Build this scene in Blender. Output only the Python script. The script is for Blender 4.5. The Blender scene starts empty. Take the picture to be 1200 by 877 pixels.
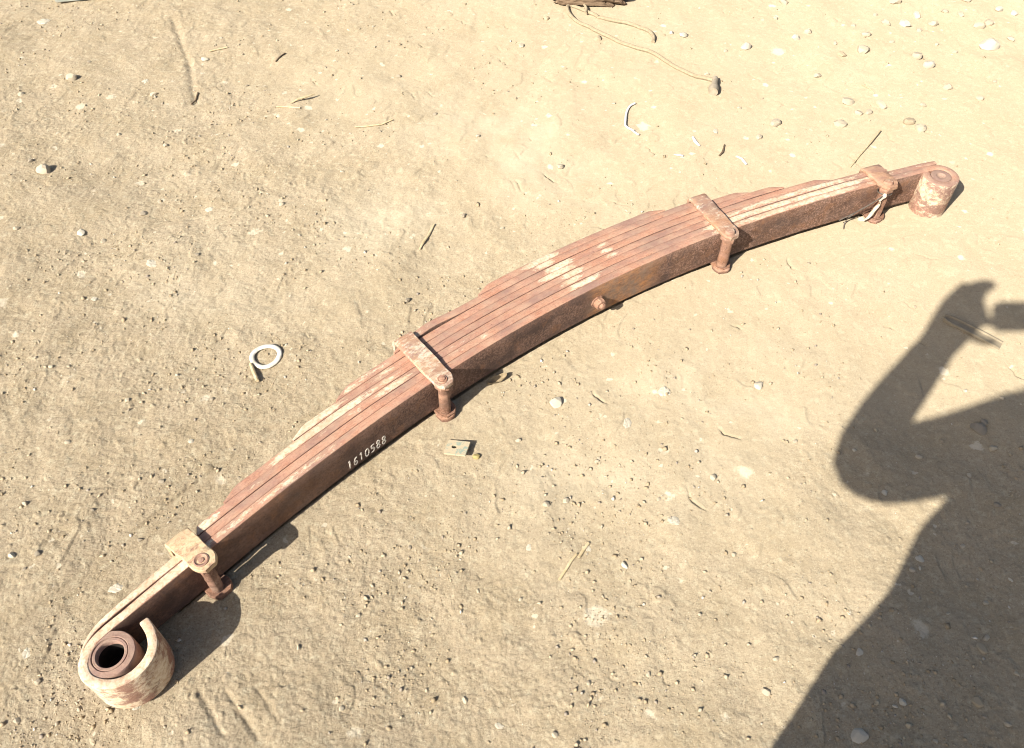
import bpy, bmesh, math, random
import numpy as np
from mathutils import Vector, Matrix

# ------------------------------------------------------------------ camera, sky, sun, exposure
scn = bpy.context.scene
COL = scn.collection
CAM_H, F_PX, PITCH = 1.35, 980.0, math.radians(50)
cam_d = bpy.data.cameras.new('camera')
cam_d.sensor_width = 36.0
cam_d.lens = F_PX / 1200.0 * 36.0
cam_d.clip_start, cam_d.clip_end = 0.02, 2000.0
cam = bpy.data.objects.new('camera', cam_d)
COL.objects.link(cam)
cam.location = (0, 0, CAM_H)
cam.rotation_euler = (math.radians(90) - PITCH, 0, 0)
scn.camera = cam

SUN = Vector((0.531, 0.590, -0.609)).normalized()          # direction the light travels
world = bpy.data.worlds.new('World')
scn.world = world
world.use_nodes = True
wn = world.node_tree.nodes
bg = wn['Background']
sky = wn.new('ShaderNodeTexSky')
sky.sky_type = 'NISHITA'
sky.sun_disc = False
sky.sun_elevation = math.asin(-SUN.z)
sky.sun_rotation = math.atan2(-SUN.x, -SUN.y)
sky.air_density = 1.0
sky.dust_density = 3.0
sky.ozone_density = 0.6
world.node_tree.links.new(sky.outputs[0], bg.inputs[0])
bg.inputs[1].default_value = 0.060
sun_d = bpy.data.lights.new('sun', 'SUN')
sun_d.energy = 4.6
sun_d.angle = math.radians(0.53)
sun_d.color = (1.0, 0.935, 0.815)
sun = bpy.data.objects.new('sun', sun_d)
COL.objects.link(sun)
sun.location = (-3, -3, 4)
sun.rotation_euler = SUN.to_track_quat('-Z', 'Y').to_euler()
vs = scn.view_settings
vs.view_transform = 'Standard'
vs.look = 'None'
vs.gamma = 1.0
vs.use_curve_mapping = False
vs.exposure = 1.06
scn.render.engine = 'CYCLES'
scn.cycles.filter_width = 1.0

rng = np.random.default_rng(7)
random.seed(7)

# ------------------------------------------------------------------ helpers
def ground_at(px, py, z=0.0):
    """place on the ground read off the photograph (pixels of the 1200x877 picture) -> world x, y"""
    a, b = (px - 600.0) / F_PX, -(py - 438.5) / F_PX
    cp, sp = math.cos(PITCH), math.sin(PITCH)
    ry, rz = b * sp + cp, b * cp - sp
    t = (CAM_H - z) / -rz
    return a * t, ry * t

def px_size(px, py):
    """metres covered by one picture pixel at that place on the ground"""
    x, y = ground_at(px, py)
    return math.sqrt(x * x + y * y + CAM_H * CAM_H) / F_PX

def tag(o, label=None, cat=None, group=None, kind=None):
    if label: o['label'] = label
    if cat: o['category'] = cat
    if group: o['group'] = group
    if kind: o['kind'] = kind
    return o

def empty(name, loc=(0, 0, 0)):
    o = bpy.data.objects.new(name, None)
    o.empty_display_size = 0.05
    o.location = loc
    COL.objects.link(o)
    return o

def mesh_obj(name, verts, faces, mat=None, parent=None, smooth=True, attrs=None):
    me = bpy.data.meshes.new(name)
    me.from_pydata([tuple(v) for v in verts], [], faces)
    bm = bmesh.new(); bm.from_mesh(me)
    bmesh.ops.recalc_face_normals(bm, faces=bm.faces)
    bm.to_mesh(me); bm.free()
    if attrs:
        for k, arr in attrs.items():
            arr = np.asarray(arr, dtype=np.float32)
            if arr.ndim == 2:
                a = me.attributes.new(k, 'FLOAT_VECTOR', 'POINT'); a.data.foreach_set('vector', arr.ravel())
            else:
                a = me.attributes.new(k, 'FLOAT', 'POINT'); a.data.foreach_set('value', arr)
    if smooth:
        me.polygons.foreach_set('use_smooth', [True] * len(me.polygons))
        me.set_sharp_from_angle(angle=math.radians(42))
    if mat: me.materials.append(mat)
    o = bpy.data.objects.new(name, me)
    COL.objects.link(o)
    if parent: o.parent = parent
    return o

# value noise on arrays -------------------------------------------------------
def _hash(ix, iy, seed):
    n = (ix.astype(np.int64) * 374761393 + iy.astype(np.int64) * 668265263 + seed * 1442695041) & 0x7fffffff
    n = ((n ^ (n >> 13)) * 1274126177) & 0x7fffffff
    n = ((n ^ (n >> 16)) * 668265263) & 0x7fffffff
    return ((n ^ (n >> 15)) & 0xffffff) / float(0xffffff)

def vnoise(x, y, seed=0):
    x0, y0 = np.floor(x), np.floor(y)
    fx, fy = x - x0, y - y0
    fx = fx * fx * fx * (fx * (fx * 6 - 15) + 10); fy = fy * fy * fy * (fy * (fy * 6 - 15) + 10)
    a, b = _hash(x0, y0, seed), _hash(x0 + 1, y0, seed)
    c, d = _hash(x0, y0 + 1, seed), _hash(x0 + 1, y0 + 1, seed)
    return (a + (b - a) * fx) * (1 - fy) + (c + (d - c) * fx) * fy - 0.5

def fbm(x, y, freq, octv, seed=0, gain=0.5):
    s, a = 0, 1.0
    for i in range(octv):
        s = s + a * vnoise(x * freq + 17.3 * i, y * freq - 9.1 * i, seed + i)
        freq *= 2.03; a *= gain
    return s

def clods(x, y, cell, prob, seed, rmin=0.25, rmax=0.6, flat=0.6):
    """height of scattered lumps, one candidate per cell"""
    gx, gy = np.floor(x / cell), np.floor(y / cell)
    out = np.zeros_like(x)
    for i in (-1, 0, 1):
        for j in (-1, 0, 1):
            cx, cy = gx + i, gy + j
            h1, h2 = _hash(cx, cy, seed), _hash(cx, cy, seed + 1)
            h3, h4 = _hash(cx, cy, seed + 2), _hash(cx, cy, seed + 3)
            px, py = (cx + 0.15 + 0.7 * h1) * cell, (cy + 0.15 + 0.7 * h2) * cell
            r = cell * (rmin + (rmax - rmin) * h4 * h4)
            ang = h1 * 6.28
            dx, dy = x - px, y - py
            u, v = dx * np.cos(ang) + dy * np.sin(ang), -dx * np.sin(ang) + dy * np.cos(ang)
            q = 1 - (u / r) ** 2 - (v / (r * (0.55 + 0.4 * h2))) ** 2
            out = np.maximum(out, np.where(h3 < prob, np.sqrt(np.clip(q, 0, 1)) * r * flat, 0))
    return out

def sstep(a, b, x):
    t = np.clip((x - a) / (b - a), 0, 1)
    return t * t * (3 - 2 * t)

# ------------------------------------------------------------------ the spring's plan curve
SP_C = np.array([0.2, 1.2]); SP_TH = math.radians(35)
SP_R = np.array([[math.cos(SP_TH), math.sin(SP_TH)], [-math.sin(SP_TH), math.cos(SP_TH)]])
SP_P = np.array([0.0179, -0.0024, -0.1752, -0.0037, 0.0872])
SP_D = np.polyder(SP_P)
Z0, Z1 = 0.013, 0.100                       # lower and upper edge of the leaves
LT = 0.0181                                 # leaf thickness

def sp(s, d):
    """s along the spring, d away from the front face of the main leaf -> world x, y"""
    s = np.asarray(s, float); d = np.asarray(d, float)
    v, m = np.polyval(SP_P, s), np.polyval(SP_D, s)
    n = np.sqrt(1 + m * m)
    q = np.stack([s - m / n * d, v + d / n], -1)
    return q @ SP_R + SP_C

def sp_inv(x, y):
    q = (np.stack([x, y], -1) - SP_C) @ SP_R.T
    s, v = q[..., 0], q[..., 1]
    return s, v - np.polyval(SP_P, s)

# ------------------------------------------------------------------ material helpers
class NT:
    def __init__(self, name):
        self.m = bpy.data.materials.new(name); self.m.use_nodes = True
        self.t = self.m.node_tree; self.t.nodes.clear()
        self.out = self.t.nodes.new('ShaderNodeOutputMaterial')
    def n(self, typ, **kw):
        nd = self.t.nodes.new(typ)
        for k, v in kw.items(): setattr(nd, k, v)
        return nd
    def l(self, a, b): self.t.links.new(a, b)
    def setin(self, sock, v):
        if hasattr(v, 'is_output') or hasattr(v, 'links'): self.l(v, sock)
        else: sock.default_value = v
    def noise(self, vec, scale, detail=4, rough=0.55, dist=0.0):
        nd = self.n('ShaderNodeTexNoise')
        if vec is not None: self.l(vec, nd.inputs['Vector'])
        nd.inputs['Scale'].default_value = scale; nd.inputs['Detail'].default_value = detail
        nd.inputs['Roughness'].default_value = rough; nd.inputs['Distortion'].default_value = dist
        return nd.outputs['Fac']
    def vor(self, vec, scale, feature='F1', rnd=1.0):
        nd = self.n('ShaderNodeTexVoronoi', feature=feature)
        if vec is not None: self.l(vec, nd.inputs['Vector'])
        nd.inputs['Scale'].default_value = scale; nd.inputs['Randomness'].default_value = rnd
        return nd
    def ramp(self, fac, stops, interp='LINEAR'):
        nd = self.n('ShaderNodeValToRGB'); self.l(fac, nd.inputs[0])
        cr = nd.color_ramp; cr.interpolation = interp
        while len(cr.elements) < len(stops): cr.elements.new(0.5)
        for e, (p, c) in zip(cr.elements, stops):
            e.position = p
            e.color = (c, c, c, 1) if isinstance(c, (int, float)) else (*c, 1)
        return nd.outputs[0]
    def mix(self, fac, a, b, mode='MIX'):
        nd = self.n('ShaderNodeMix', data_type='RGBA', blend_type=mode)
        self.setin(nd.inputs[0], fac)
        for sock, v in ((nd.inputs[6], a), (nd.inputs[7], b)):
            if isinstance(v, tuple): sock.default_value = (*v, 1)
            else: self.l(v, sock)
        return nd.outputs[2]
    def math(self, op, a, b=None, c=None):
        nd = self.n('ShaderNodeMath', operation=op)
        for i, v in enumerate((a, b, c)):
            if v is not None: self.setin(nd.inputs[i], v)
        return nd.outputs[0]
    def vmul(self, vec, v3):
        nd = self.n('ShaderNodeVectorMath', operation='MULTIPLY')
        self.l(vec, nd.inputs[0]); nd.inputs[1].default_value = v3
        return nd.outputs[0]
    def attr(self, name): return self.n('ShaderNodeAttribute', attribute_name=name)
    def obj(self): return self.n('ShaderNodeTexCoord').outputs['Object']
    def bump(self, h, strength, dist, normal=None):
        nd = self.n('ShaderNodeBump'); self.l(h, nd.inputs['Height'])
        nd.inputs['Strength'].default_value = strength; nd.inputs['Distance'].default_value = dist
        if normal is not None: self.l(normal, nd.inputs['Normal'])
        return nd.outputs[0]
    def principled(self, col, rough=0.8, metal=0.0, normal=None, spec=0.3, trans=0.0):
        b = self.n('ShaderNodeBsdfPrincipled')
        if isinstance(col, tuple): b.inputs['Base Color'].default_value = (*col, 1)
        else: self.l(col, b.inputs['Base Color'])
        self.setin(b.inputs['Roughness'], rough); self.setin(b.inputs['Metallic'], metal)
        b.inputs['Specular IOR Level'].default_value = spec
        b.inputs['Transmission Weight'].default_value = trans
        if normal is not None: self.l(normal, b.inputs['Normal'])
        self.l(b.outputs[0], self.out.inputs[0])
        return self.m

def simple_mat(name, c1, c2, scale=40, rough=0.8, bump=0.3, bdist=0.001, spec=0.3, metal=0.0):
    t = NT(name); v = t.obj()
    n1 = t.noise(v, scale, 5, 0.6); n2 = t.noise(v, scale * 5, 3, 0.6)
    col = t.mix(t.ramp(n1, [(0.35, 0.0), (0.65, 1.0)]), c1, c2)
    return t.principled(col, rough, metal, t.bump(n2, bump, bdist), spec)

# ------------------------------------------------------------------ ground
def roughness(x, y):
    r = np.clip(sstep(0.62, -0.55, x * 0.80 + (y - 1.2) * 0.40 + fbm(x, y, 2.2, 3, 31) * 0.55), 0.07, 1)
    crumbly = sstep(0.35, 0.6, x) * sstep(1.15, 0.85, y)                  # crumbs lie in the lower right again
    return np.maximum(r, crumbly * 0.55)

def height(x, y):
    s, v = sp_inv(x, y)
    near = np.exp(-np.clip(np.abs(v - 0.05) - 0.12, 0, 9) / 0.07) * (np.abs(s) < 1.3)
    big = fbm(x, y, 1.6, 2, 3) * 0.020 + fbm(x, y, 6.0, 3, 11) * 0.012
    big = big * (1 - 0.85 * near)
    # rough and crumbly at the left and below, trodden smooth dust to the right and above
    rough = roughness(x, y)
    mid = fbm(x, y, 28, 3, 41) * 0.0019 + np.abs(fbm(x, y, 14, 3, 47)) * -0.0022
    fine = fbm(x, y, 95, 3, 51, 0.72) * 0.0016
    patch = np.clip(0.55 + 1.7 * fbm(x, y, 5.5, 3, 61), 0.05, 1.3)
    cl = clods(x, y, 0.030, 0.12, 71, 0.12, 0.38, 0.36) + clods(x, y, 0.015, 0.26, 81, 0.14, 0.46, 0.5) * 0.8 \
        + clods(x, y, 0.0085, 0.4, 91, 0.2, 0.55, 0.5) * 0.7
    # dried crust: a few scaly lips, steep on one side
    wx, wy = x + fbm(x, y, 7, 3, 101) * 0.16, y + fbm(x, y, 7, 3, 103) * 0.16
    ph = (wx * 0.86 - wy * 0.5) * 11
    saw = ph - np.floor(ph)
    crust = np.where(saw < 0.95, saw / 0.95, (1 - saw) / 0.05)
    cm = sstep(0.10, 0.34, fbm(x, y, 13, 3, 107))
    crust = crust * cm * 0.0040
    h = big + mid * (0.4 + 0.6 * rough) + fine * (0.45 + 0.5 * rough) + cl * rough * patch * 0.85 + crust * 0.55
    # ruts at the lower left
    for (a, b, wd, dep) in (((236, 813), (262, 862), 0.005, 0.0028), ((266, 812), (302, 864), 0.005, 0.003), ((300, 805), (330, 850), 0.005, 0.002), ((203, 25), (222, 75), 0.011, 0.005), ((222, 75), (228, 118), 0.010, 0.005), ((640, 60), (560, 200), 0.03, 0.003), ((150, 560), (60, 760), 0.03, 0.003)):
        ax, ay = ground_at(*a); bx, by = ground_at(*b)
        dx, dy = bx - ax, by - ay; L2 = dx * dx + dy * dy
        t = np.clip(((x - ax) * dx + (y - ay) * dy) / L2, 0, 1)
        dist = np.hypot(x - ax - t * dx, y - ay - t * dy) + fbm(x, y, 60, 2, 5) * 0.004
        h = h - dep * np.exp(-(dist / wd) ** 2)
    # scuffed cracks in the crust
    r2 = np.random.default_rng(5)
    for k in range(170):
        cx, cy = r2.uniform(-1.6, 1.7), r2.uniform(0.4, 2.7)
        ang = r2.normal(-0.9, 0.35); L = r2.uniform(0.010, 0.036); cur = r2.normal(0, 9); dep = r2.uniform(0.004, 0.009)
        m = (np.abs(x - cx) < 0.06) & (np.abs(y - cy) < 0.06)
        if not m.any(): continue
        if float(roughness(np.array([cx]), np.array([cy]))[0]) > 0.42: dep *= 0.3; L *= 0.5
        dx, dy = x[m] - cx, y[m] - cy
        u, v2 = dx * math.cos(ang) + dy * math.sin(ang), -dx * math.sin(ang) + dy * math.cos(ang)
        v2 = v2 - cur * u * u + 0.010 * vnoise(u * 90 + k, v2 * 0 + k, 8)
        wd = 0.0017
        h[m] -= dep * np.clip(1 - (u / L) ** 2, 0, 1) * np.exp(-(v2 / wd) ** 2)
    h = np.where(near > 0.6, np.minimum(h, 0.0015 + 0.2 * h), h)
    vmax = np.interp(s, [-0.97, -0.88, -0.8, -0.65, -0.54, -0.39, -0.17, 0.31, 0.4, 0.52, 0.6, 0.72, 0.87, 0.97], [0.02, 0.025, 0.045, 0.06, 0.08, 0.10, 0.12, 0.12, 0.10, 0.085, 0.065, 0.045, 0.025, 0.02])
    h = h - 0.013 * sstep(0.004, 0.014, v) * sstep(0.0, -0.012, v - vmax) * (np.abs(s) < 0.97)      # hollow added under the lifted leaves so the gap looks dark
    return h

def build_ground():
    ny, nx = 930, 1000
    k = np.linspace(0, 1, ny)
    yy = 0.33 * (2.95 / 0.33) ** (k ** 1.0 * 0.55 + 0.45 * k)       # rows tighten towards the viewer
    yy = 0.33 + (2.95 - 0.33) * (0.62 * k + 0.38 * k * k)
    u = np.linspace(-1, 1, nx)
    ext_y0 = np.array([-60, -20, -6, -2, -0.6, 0.0]); ext_y1 = np.array([3.3, 4.2, 7, 16, 50, 160])
    Y = np.concatenate([ext_y0, yy, ext_y1])
    half = 0.70 + 0.42 * np.clip(Y, 0.33, 2.95)
    ext = np.array([1.2, 2.0, 6, 25, 90])
    Xc = u[None, :] * half[:, None]
    X = np.concatenate([-(half[:, None] * ext[::-1]), Xc, half[:, None] * ext], 1)
    YY = np.repeat(Y[:, None], X.shape[1], 1)
    Z = height(X.ravel(), YY.ravel()).reshape(X.shape)
    fade = np.clip(1 - (np.hypot(X, YY - 1.5) - 3.0) / 3.0, 0, 1)
    Z = Z * fade
    nr, nc = X.shape
    co = np.stack([X, YY, Z], -1).reshape(-1, 3).astype(np.float32)
    idx = np.arange(nr * nc, dtype=np.int32).reshape(nr, nc)
    q = np.stack([idx[:-1, :-1], idx[:-1, 1:], idx[1:, 1:], idx[1:, :-1]], -1).reshape(-1)
    me = bpy.data.meshes.new('ground')
    me.vertices.add(nr * nc); me.vertices.foreach_set('co', co.ravel())
    nf = (nr - 1) * (nc - 1)
    me.loops.add(nf * 4); me.loops.foreach_set('vertex_index', q)
    me.polygons.add(nf); me.polygons.foreach_set('loop_start', np.arange(nf, dtype=np.int32) * 4)
    me.polygons.foreach_set('use_smooth', np.ones(nf, dtype=bool))
    me.update(calc_edges=True)
    at = me.attributes.new('rough', 'FLOAT', 'POINT'); at.data.foreach_set('value', roughness(X.ravel(), YY.ravel()).astype(np.float32))
    pale = np.zeros(X.size); xf, yf = X.ravel(), YY.ravel()
    for (px, py, rx_, ry_, a_) in ((640, 195, 0.14, 0.13, 0.6), (560, 150, 0.22, 0.14, 0.6), (840, 470, 0.22, 0.14, 0.5), (250, 330, 0.2, 0.12, 0.35), (440, 250, 0.2, 0.15, 0.4), (720, 560, 0.2, 0.1, 0.35)):
        gx_, gy_ = ground_at(px, py)
        pale = np.maximum(pale, a_ * np.exp(-((xf - gx_) / rx_) ** 2 - ((yf - gy_) / ry_) ** 2))
    pale = np.clip(pale * (0.75 + 1.6 * fbm(xf, yf, 9, 4, 201)), 0, 1)
    at = me.attributes.new('pale', 'FLOAT', 'POINT'); at.data.foreach_set('value', pale.astype(np.float32))
    o = bpy.data.objects.new('ground', me); COL.objects.link(o)
    tag(o, kind='structure', label='trodden pale dirt yard with crumbs, cracks and dust')
    # material
    t = NT('dirt'); v = t.obj()
    big = t.noise(v, 1.7, 4, 0.55); mid = t.noise(v, 9, 5, 0.6); fin = t.noise(v, 60, 5, 0.65); grit = t.noise(v, 260, 3, 0.7)
    col = t.mix(t.ramp(big, [(0.3, 0.0), (0.7, 1.0)]), (0.352, 0.287, 0.199), (0.400, 0.334, 0.242))
    col = t.mix(t.ramp(mid, [(0.32, 0.6), (0.62, 0.0)]), col, (0.300, 0.241, 0.153))
    col = t.mix(t.ramp(fin, [(0.5, 0.0), (0.70, 0.8)]), col, (0.48, 0.42, 0.305))
    col = t.mix(t.ramp(t.noise(v, 420, 2, 0.6), [(0.56, 0.0), (0.70, 0.7)]), col, (0.52, 0.46, 0.34))
    col = t.mix(t.ramp(grit, [(0.28, 0.85), (0.5, 0.0)]), col, (0.21, 0.160, 0.108))
    dust = t.math('SUBTRACT', 1.0, t.attr('rough').outputs['Fac'])
    col = t.mix(t.math('MULTIPLY', dust, 0.5), col, (0.388, 0.328, 0.230))
    col = t.mix(t.math('MULTIPLY', t.attr('pale').outputs['Fac'], 0.7), col, (0.50, 0.44, 0.335))
    # chalky chips trodden into the dirt
    warp = t.n('ShaderNodeVectorMath', operation='ADD')
    nv = t.n('ShaderNodeTexNoise'); t.l(v, nv.inputs['Vector']); nv.inputs['Scale'].default_value = 55; nv.inputs['Detail'].default_value = 4
    sc = t.n('ShaderNodeVectorMath', operation='SCALE'); t.l(nv.outputs['Color'], sc.inputs[0]); sc.inputs['Scale'].default_value = 0.022
    t.l(v, warp.inputs[0]); t.l(sc.outputs[0], warp.inputs[1])
    for scale, thr, amt in ((13, 0.93, 0.45), (26, 0.91, 0.55), (60, 0.93, 0.5)):
        vo = t.vor(warp.outputs[0], scale)
        sep = t.n('ShaderNodeSeparateColor'); t.l(vo.outputs['Color'], sep.inputs[0])
        pick = t.ramp(sep.outputs[0], [(thr - 0.005, 0.0), (thr, 1.0)])
        size = t.math('MULTIPLY', sep.outputs[1], 0.28)
        lim = t.math('SUBTRACT', t.math('ADD', size, 0.06), vo.outputs['Distance'])
        inside = t.ramp(t.math('ADD', lim, t.math('MULTIPLY', t.math('SUBTRACT', fin, 0.5), 0.35)), [(0.0, 0.0), (0.10, 1.0)])
        edge = t.math('MULTIPLY', t.math('MULTIPLY', pick, inside), amt)
        col = t.mix(edge, col, (0.66, 0.60, 0.48))
    n1 = t.noise(v, 170, 5, 0.7); n2 = t.noise(v, 700, 2, 0.6)
    h = t.math('ADD', t.math('MULTIPLY', n1, 1.0), t.math('MULTIPLY', n2, 0.35))
    h = t.math('MULTIPLY', h, t.math('ADD', 0.30, t.math('MULTIPLY', t.attr('rough').outputs['Fac'], 0.70)))
    nor = t.bump(h, 0.72, 0.0038)
    b = t.n('ShaderNodeBsdfDiffuse'); t.l(col, b.inputs[0]); b.inputs[1].default_value = 0.55; t.l(nor, b.inputs[2])
    t.l(b.outputs[0], t.out.inputs[0])
    me.materials.append(t.m)
    return o
build_ground()

def gz(x, y):
    return float(height(np.array([x]), np.array([y]))[0])

# ------------------------------------------------------------------ rust and paint
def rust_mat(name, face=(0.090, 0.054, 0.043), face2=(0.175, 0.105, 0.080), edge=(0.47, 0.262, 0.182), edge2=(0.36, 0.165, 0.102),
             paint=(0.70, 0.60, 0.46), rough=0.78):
    t = NT(name)
    a = t.attr('spr').outputs['Vector']
    st = t.vmul(a, (1.0, 6.0, 3.0))
    n1 = t.noise(a, 26, 5, 0.62); n2 = t.noise(a, 150, 4, 0.65); n3 = t.noise(st, 60, 5, 0.65, 0.3); n4 = t.noise(a, 420, 3, 0.6)
    fc = t.mix(t.ramp(n1, [(0.35, 0.0), (0.68, 1.0)]), face, face2)
    fc = t.mix(t.ramp(n2, [(0.5, 0.0), (0.72, 0.6)]), fc, (0.20, 0.105, 0.065))
    n5 = t.noise(a, 260, 2, 0.5)
    spk = t.attr('spk').outputs['Fac']
    fc = t.mix(t.math('MULTIPLY', spk, t.ramp(n5, [(0.48, 0.0), (0.66, 0.9)])), fc, (0.34, 0.21, 0.165))
    fc = t.mix(t.ramp(n5, [(0.32, 0.55), (0.44, 0.0)]), fc, (0.05, 0.032, 0.028))
    fc = t.mix(t.ramp(n2, [(0.28, 0.7), (0.42, 0.0)]), fc, (0.045, 0.028, 0.024))
    fc = t.mix(t.ramp(t.noise(t.vmul(a, (1, 1, 1.6)), 12, 5, 0.65), [(0.46, 0.0), (0.62, 0.75)]), fc, (0.062, 0.040, 0.036))
    fc = t.mix(t.ramp(t.noise(t.vmul(a, (1.3, 1, 1)), 17, 5, 0.7), [(0.56, 0.0), (0.70, 0.6)]), fc, (0.26, 0.125, 0.065))
    ora = t.attr('ora').outputs['Fac']
    oc = t.mix(t.ramp(n1, [(0.38, 0.0), (0.62, 1.0)]), (0.42, 0.20, 0.085), (0.24, 0.165, 0.12))
    om = t.math('MULTIPLY', ora, t.ramp(n3, [(0.30, 0.25), (0.6, 1.0)]))
    fc = t.mix(om, fc, oc)
    ec = t.mix(t.ramp(n3, [(0.33, 0.0), (0.66, 1.0)]), edge2, edge)
    ec = t.mix(t.ramp(n1, [(0.45, 0.0), (0.75, 0.6)]), ec, (0.50, 0.31, 0.23))
    ec = t.mix(t.ramp(n5, [(0.36, 0.35), (0.5, 0.0)]), ec, (0.20, 0.10, 0.07))
    n6 = t.noise(t.vmul(a, (1.0, 2.0, 1.0)), 9, 4, 0.6)
    ec = t.mix(t.ramp(n6, [(0.44, 0.0), (0.64, 0.8)]), ec, (0.25, 0.155, 0.128))
    ec = t.mix(t.ramp(n2, [(0.27, 0.75), (0.38, 0.0)]), ec, (0.13, 0.065, 0.045))
    ec = t.mix(t.ramp(t.noise(a, 34, 6, 0.7), [(0.42, 0.0), (0.70, 0.45)]), ec, (0.46, 0.34, 0.24))
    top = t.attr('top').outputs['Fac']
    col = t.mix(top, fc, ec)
    # what is left of old paint
    pm = t.attr('paint').outputs['Fac']
    pn = t.noise(t.vmul(a, (1.0, 2.2, 1.0)), 85, 8, 0.78, 0.2)
    pn2 = t.noise(t.vmul(a, (1.0, 3.0, 1.0)), 24, 3, 0.6)
    mask = t.math('ADD', t.math('ADD', t.math('MULTIPLY', pn, 0.9), t.math('MULTIPLY', pn2, 0.5)), t.math('SUBTRACT', pm, 1.14))
    mask = t.ramp(mask, [(0.0, 0.0), (0.12, 0.95)])
    pc = t.mix(t.ramp(n2, [(0.33, 0.75), (0.56, 0.0)]), paint, (0.42, 0.25, 0.13))
    pc = t.mix(t.ramp(n1, [(0.38, 0.6), (0.6, 0.0)]), pc, (0.46, 0.30, 0.19))
    col = t.mix(mask, col, pc)
    hgt = t.math('ADD', t.math('ADD', n2, t.math('MULTIPLY', n4, 0.5)), t.math('MULTIPLY', mask, 0.35))
    nor = t.bump(hgt, 0.7, 0.0014)
    rg = t.math('SUBTRACT', rough, t.math('MULTIPLY', mask, 0.15))
    return t.principled(col, rg, 0.0, nor, 0.35)

M_LEAF = rust_mat('rusty_leaf_steel')
M_CLIP = rust_mat('rusty_clip_steel', face=(0.17, 0.085, 0.05), face2=(0.27, 0.14, 0.085), edge=(0.42, 0.245, 0.15), edge2=(0.31, 0.16, 0.095), paint=(0.60, 0.52, 0.42))
M_CLIPY = rust_mat('cream_painted_clip', face=(0.17, 0.085, 0.055), face2=(0.26, 0.13, 0.08), edge=(0.36, 0.19, 0.115), edge2=(0.30, 0.15, 0.09), paint=(0.60, 0.49, 0.31))
M_BOLT = rust_mat('rusty_bolt_steel', face=(0.13, 0.065, 0.042), face2=(0.26, 0.135, 0.085), edge=(0.35, 0.19, 0.125), edge2=(0.24, 0.125, 0.08))
M_BUSH = rust_mat('bushing_steel', face=(0.10, 0.06, 0.05), face2=(0.16, 0.10, 0.085), edge=(0.27, 0.185, 0.155), edge2=(0.20, 0.12, 0.095), paint=(0.5, 0.42, 0.32))
M_BLACK = simple_mat('painted_dark_bore', (0.012, 0.010, 0.009), (0.03, 0.024, 0.02), 60, 0.7)  # near-black that paints the darkness inside the bushing hole

def smooth01(a, b, x):
    return float(sstep(a, b, np.array(x)))

def catmull(pts, n):
    P = [np.array(p, float) for p in pts]
    P = [2 * P[0] - P[1]] + P + [2 * P[-1] - P[-2]]
    out = []
    for i in range(1, len(P) - 2):
        for k in range(n):
            t = k / n
            out.append(0.5 * ((2 * P[i]) + (-P[i - 1] + P[i + 1]) * t + (2 * P[i - 1] - 5 * P[i] + 4 * P[i + 1] - P[i + 2]) * t * t
                              + (-P[i - 1] + 3 * P[i] - 3 * P[i + 1] + P[i + 2]) * t ** 3))
    out.append(P[-2])
    return np.array(out)

def paint_front(s, k, side):
    """how much old paint is left on the upper edge of leaf k (0 = main leaf) at s; side 0 front half, 1 back half"""
    def bump(c, w, e=0.05):
        return smooth01(c - w - e, c - w + e, s) * (1 - smooth01(c + w - e, c + w + e, s))
    p = 0.0
    if k == 4: p = max(p, 0.72 * bump(-0.62, 0.10, 0.08))
    if k == 3: p = max(p, 0.68 * bump(-0.60, 0.14, 0.08))
    if k == 2: p = max(p, 0.42 * bump(-0.66, 0.22), 0.72 * bump(-0.88, 0.06), 0.62 * bump(-0.45, 0.06))
    if k in (3, 4): p = max(p, 0.60 * bump(-0.45, 0.05))
    if k == 5: p = max(p, 0.54 * bump(-0.48, 0.08))
    if k == 0: p = max(p, 0.54 * (1 - smooth01(-0.66, -0.5, s)), 0.72 * (1 - smooth01(-0.90, -0.8, s)))
    if k == 1: p = max(p, 0.72 * (1 - smooth01(-0.92, -0.84, s)), 0.34 * bump(-0.6, 0.2))
    if 1 <= k <= 7:                                        # the slanting brush mark over the middle
        p = max(p, (0.80 - 0.03 * abs(k - 5)) * bump(0.005 + 0.006 * (4 - k) + 0.012 * math.sin(k * 2.7), 0.045 + 0.012 * math.sin(k * 1.9), 0.045))
    if 3 <= k <= 5: p = max(p, 0.62 * bump(0.125, 0.025, 0.03))
    if k <= 2: p = max(p, (0.62, 0.70, 0.60)[k] * smooth01(0.27, 0.40, s) * (1 - 0.35 * smooth01(0.70, 0.85, s)))
    if k == 6: p = max(p, 0.50 * bump(-0.34, 0.05))
    if k in (1, 2): p = max(p, 0.46 * bump(-0.27, 0.08))
    return p

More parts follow.
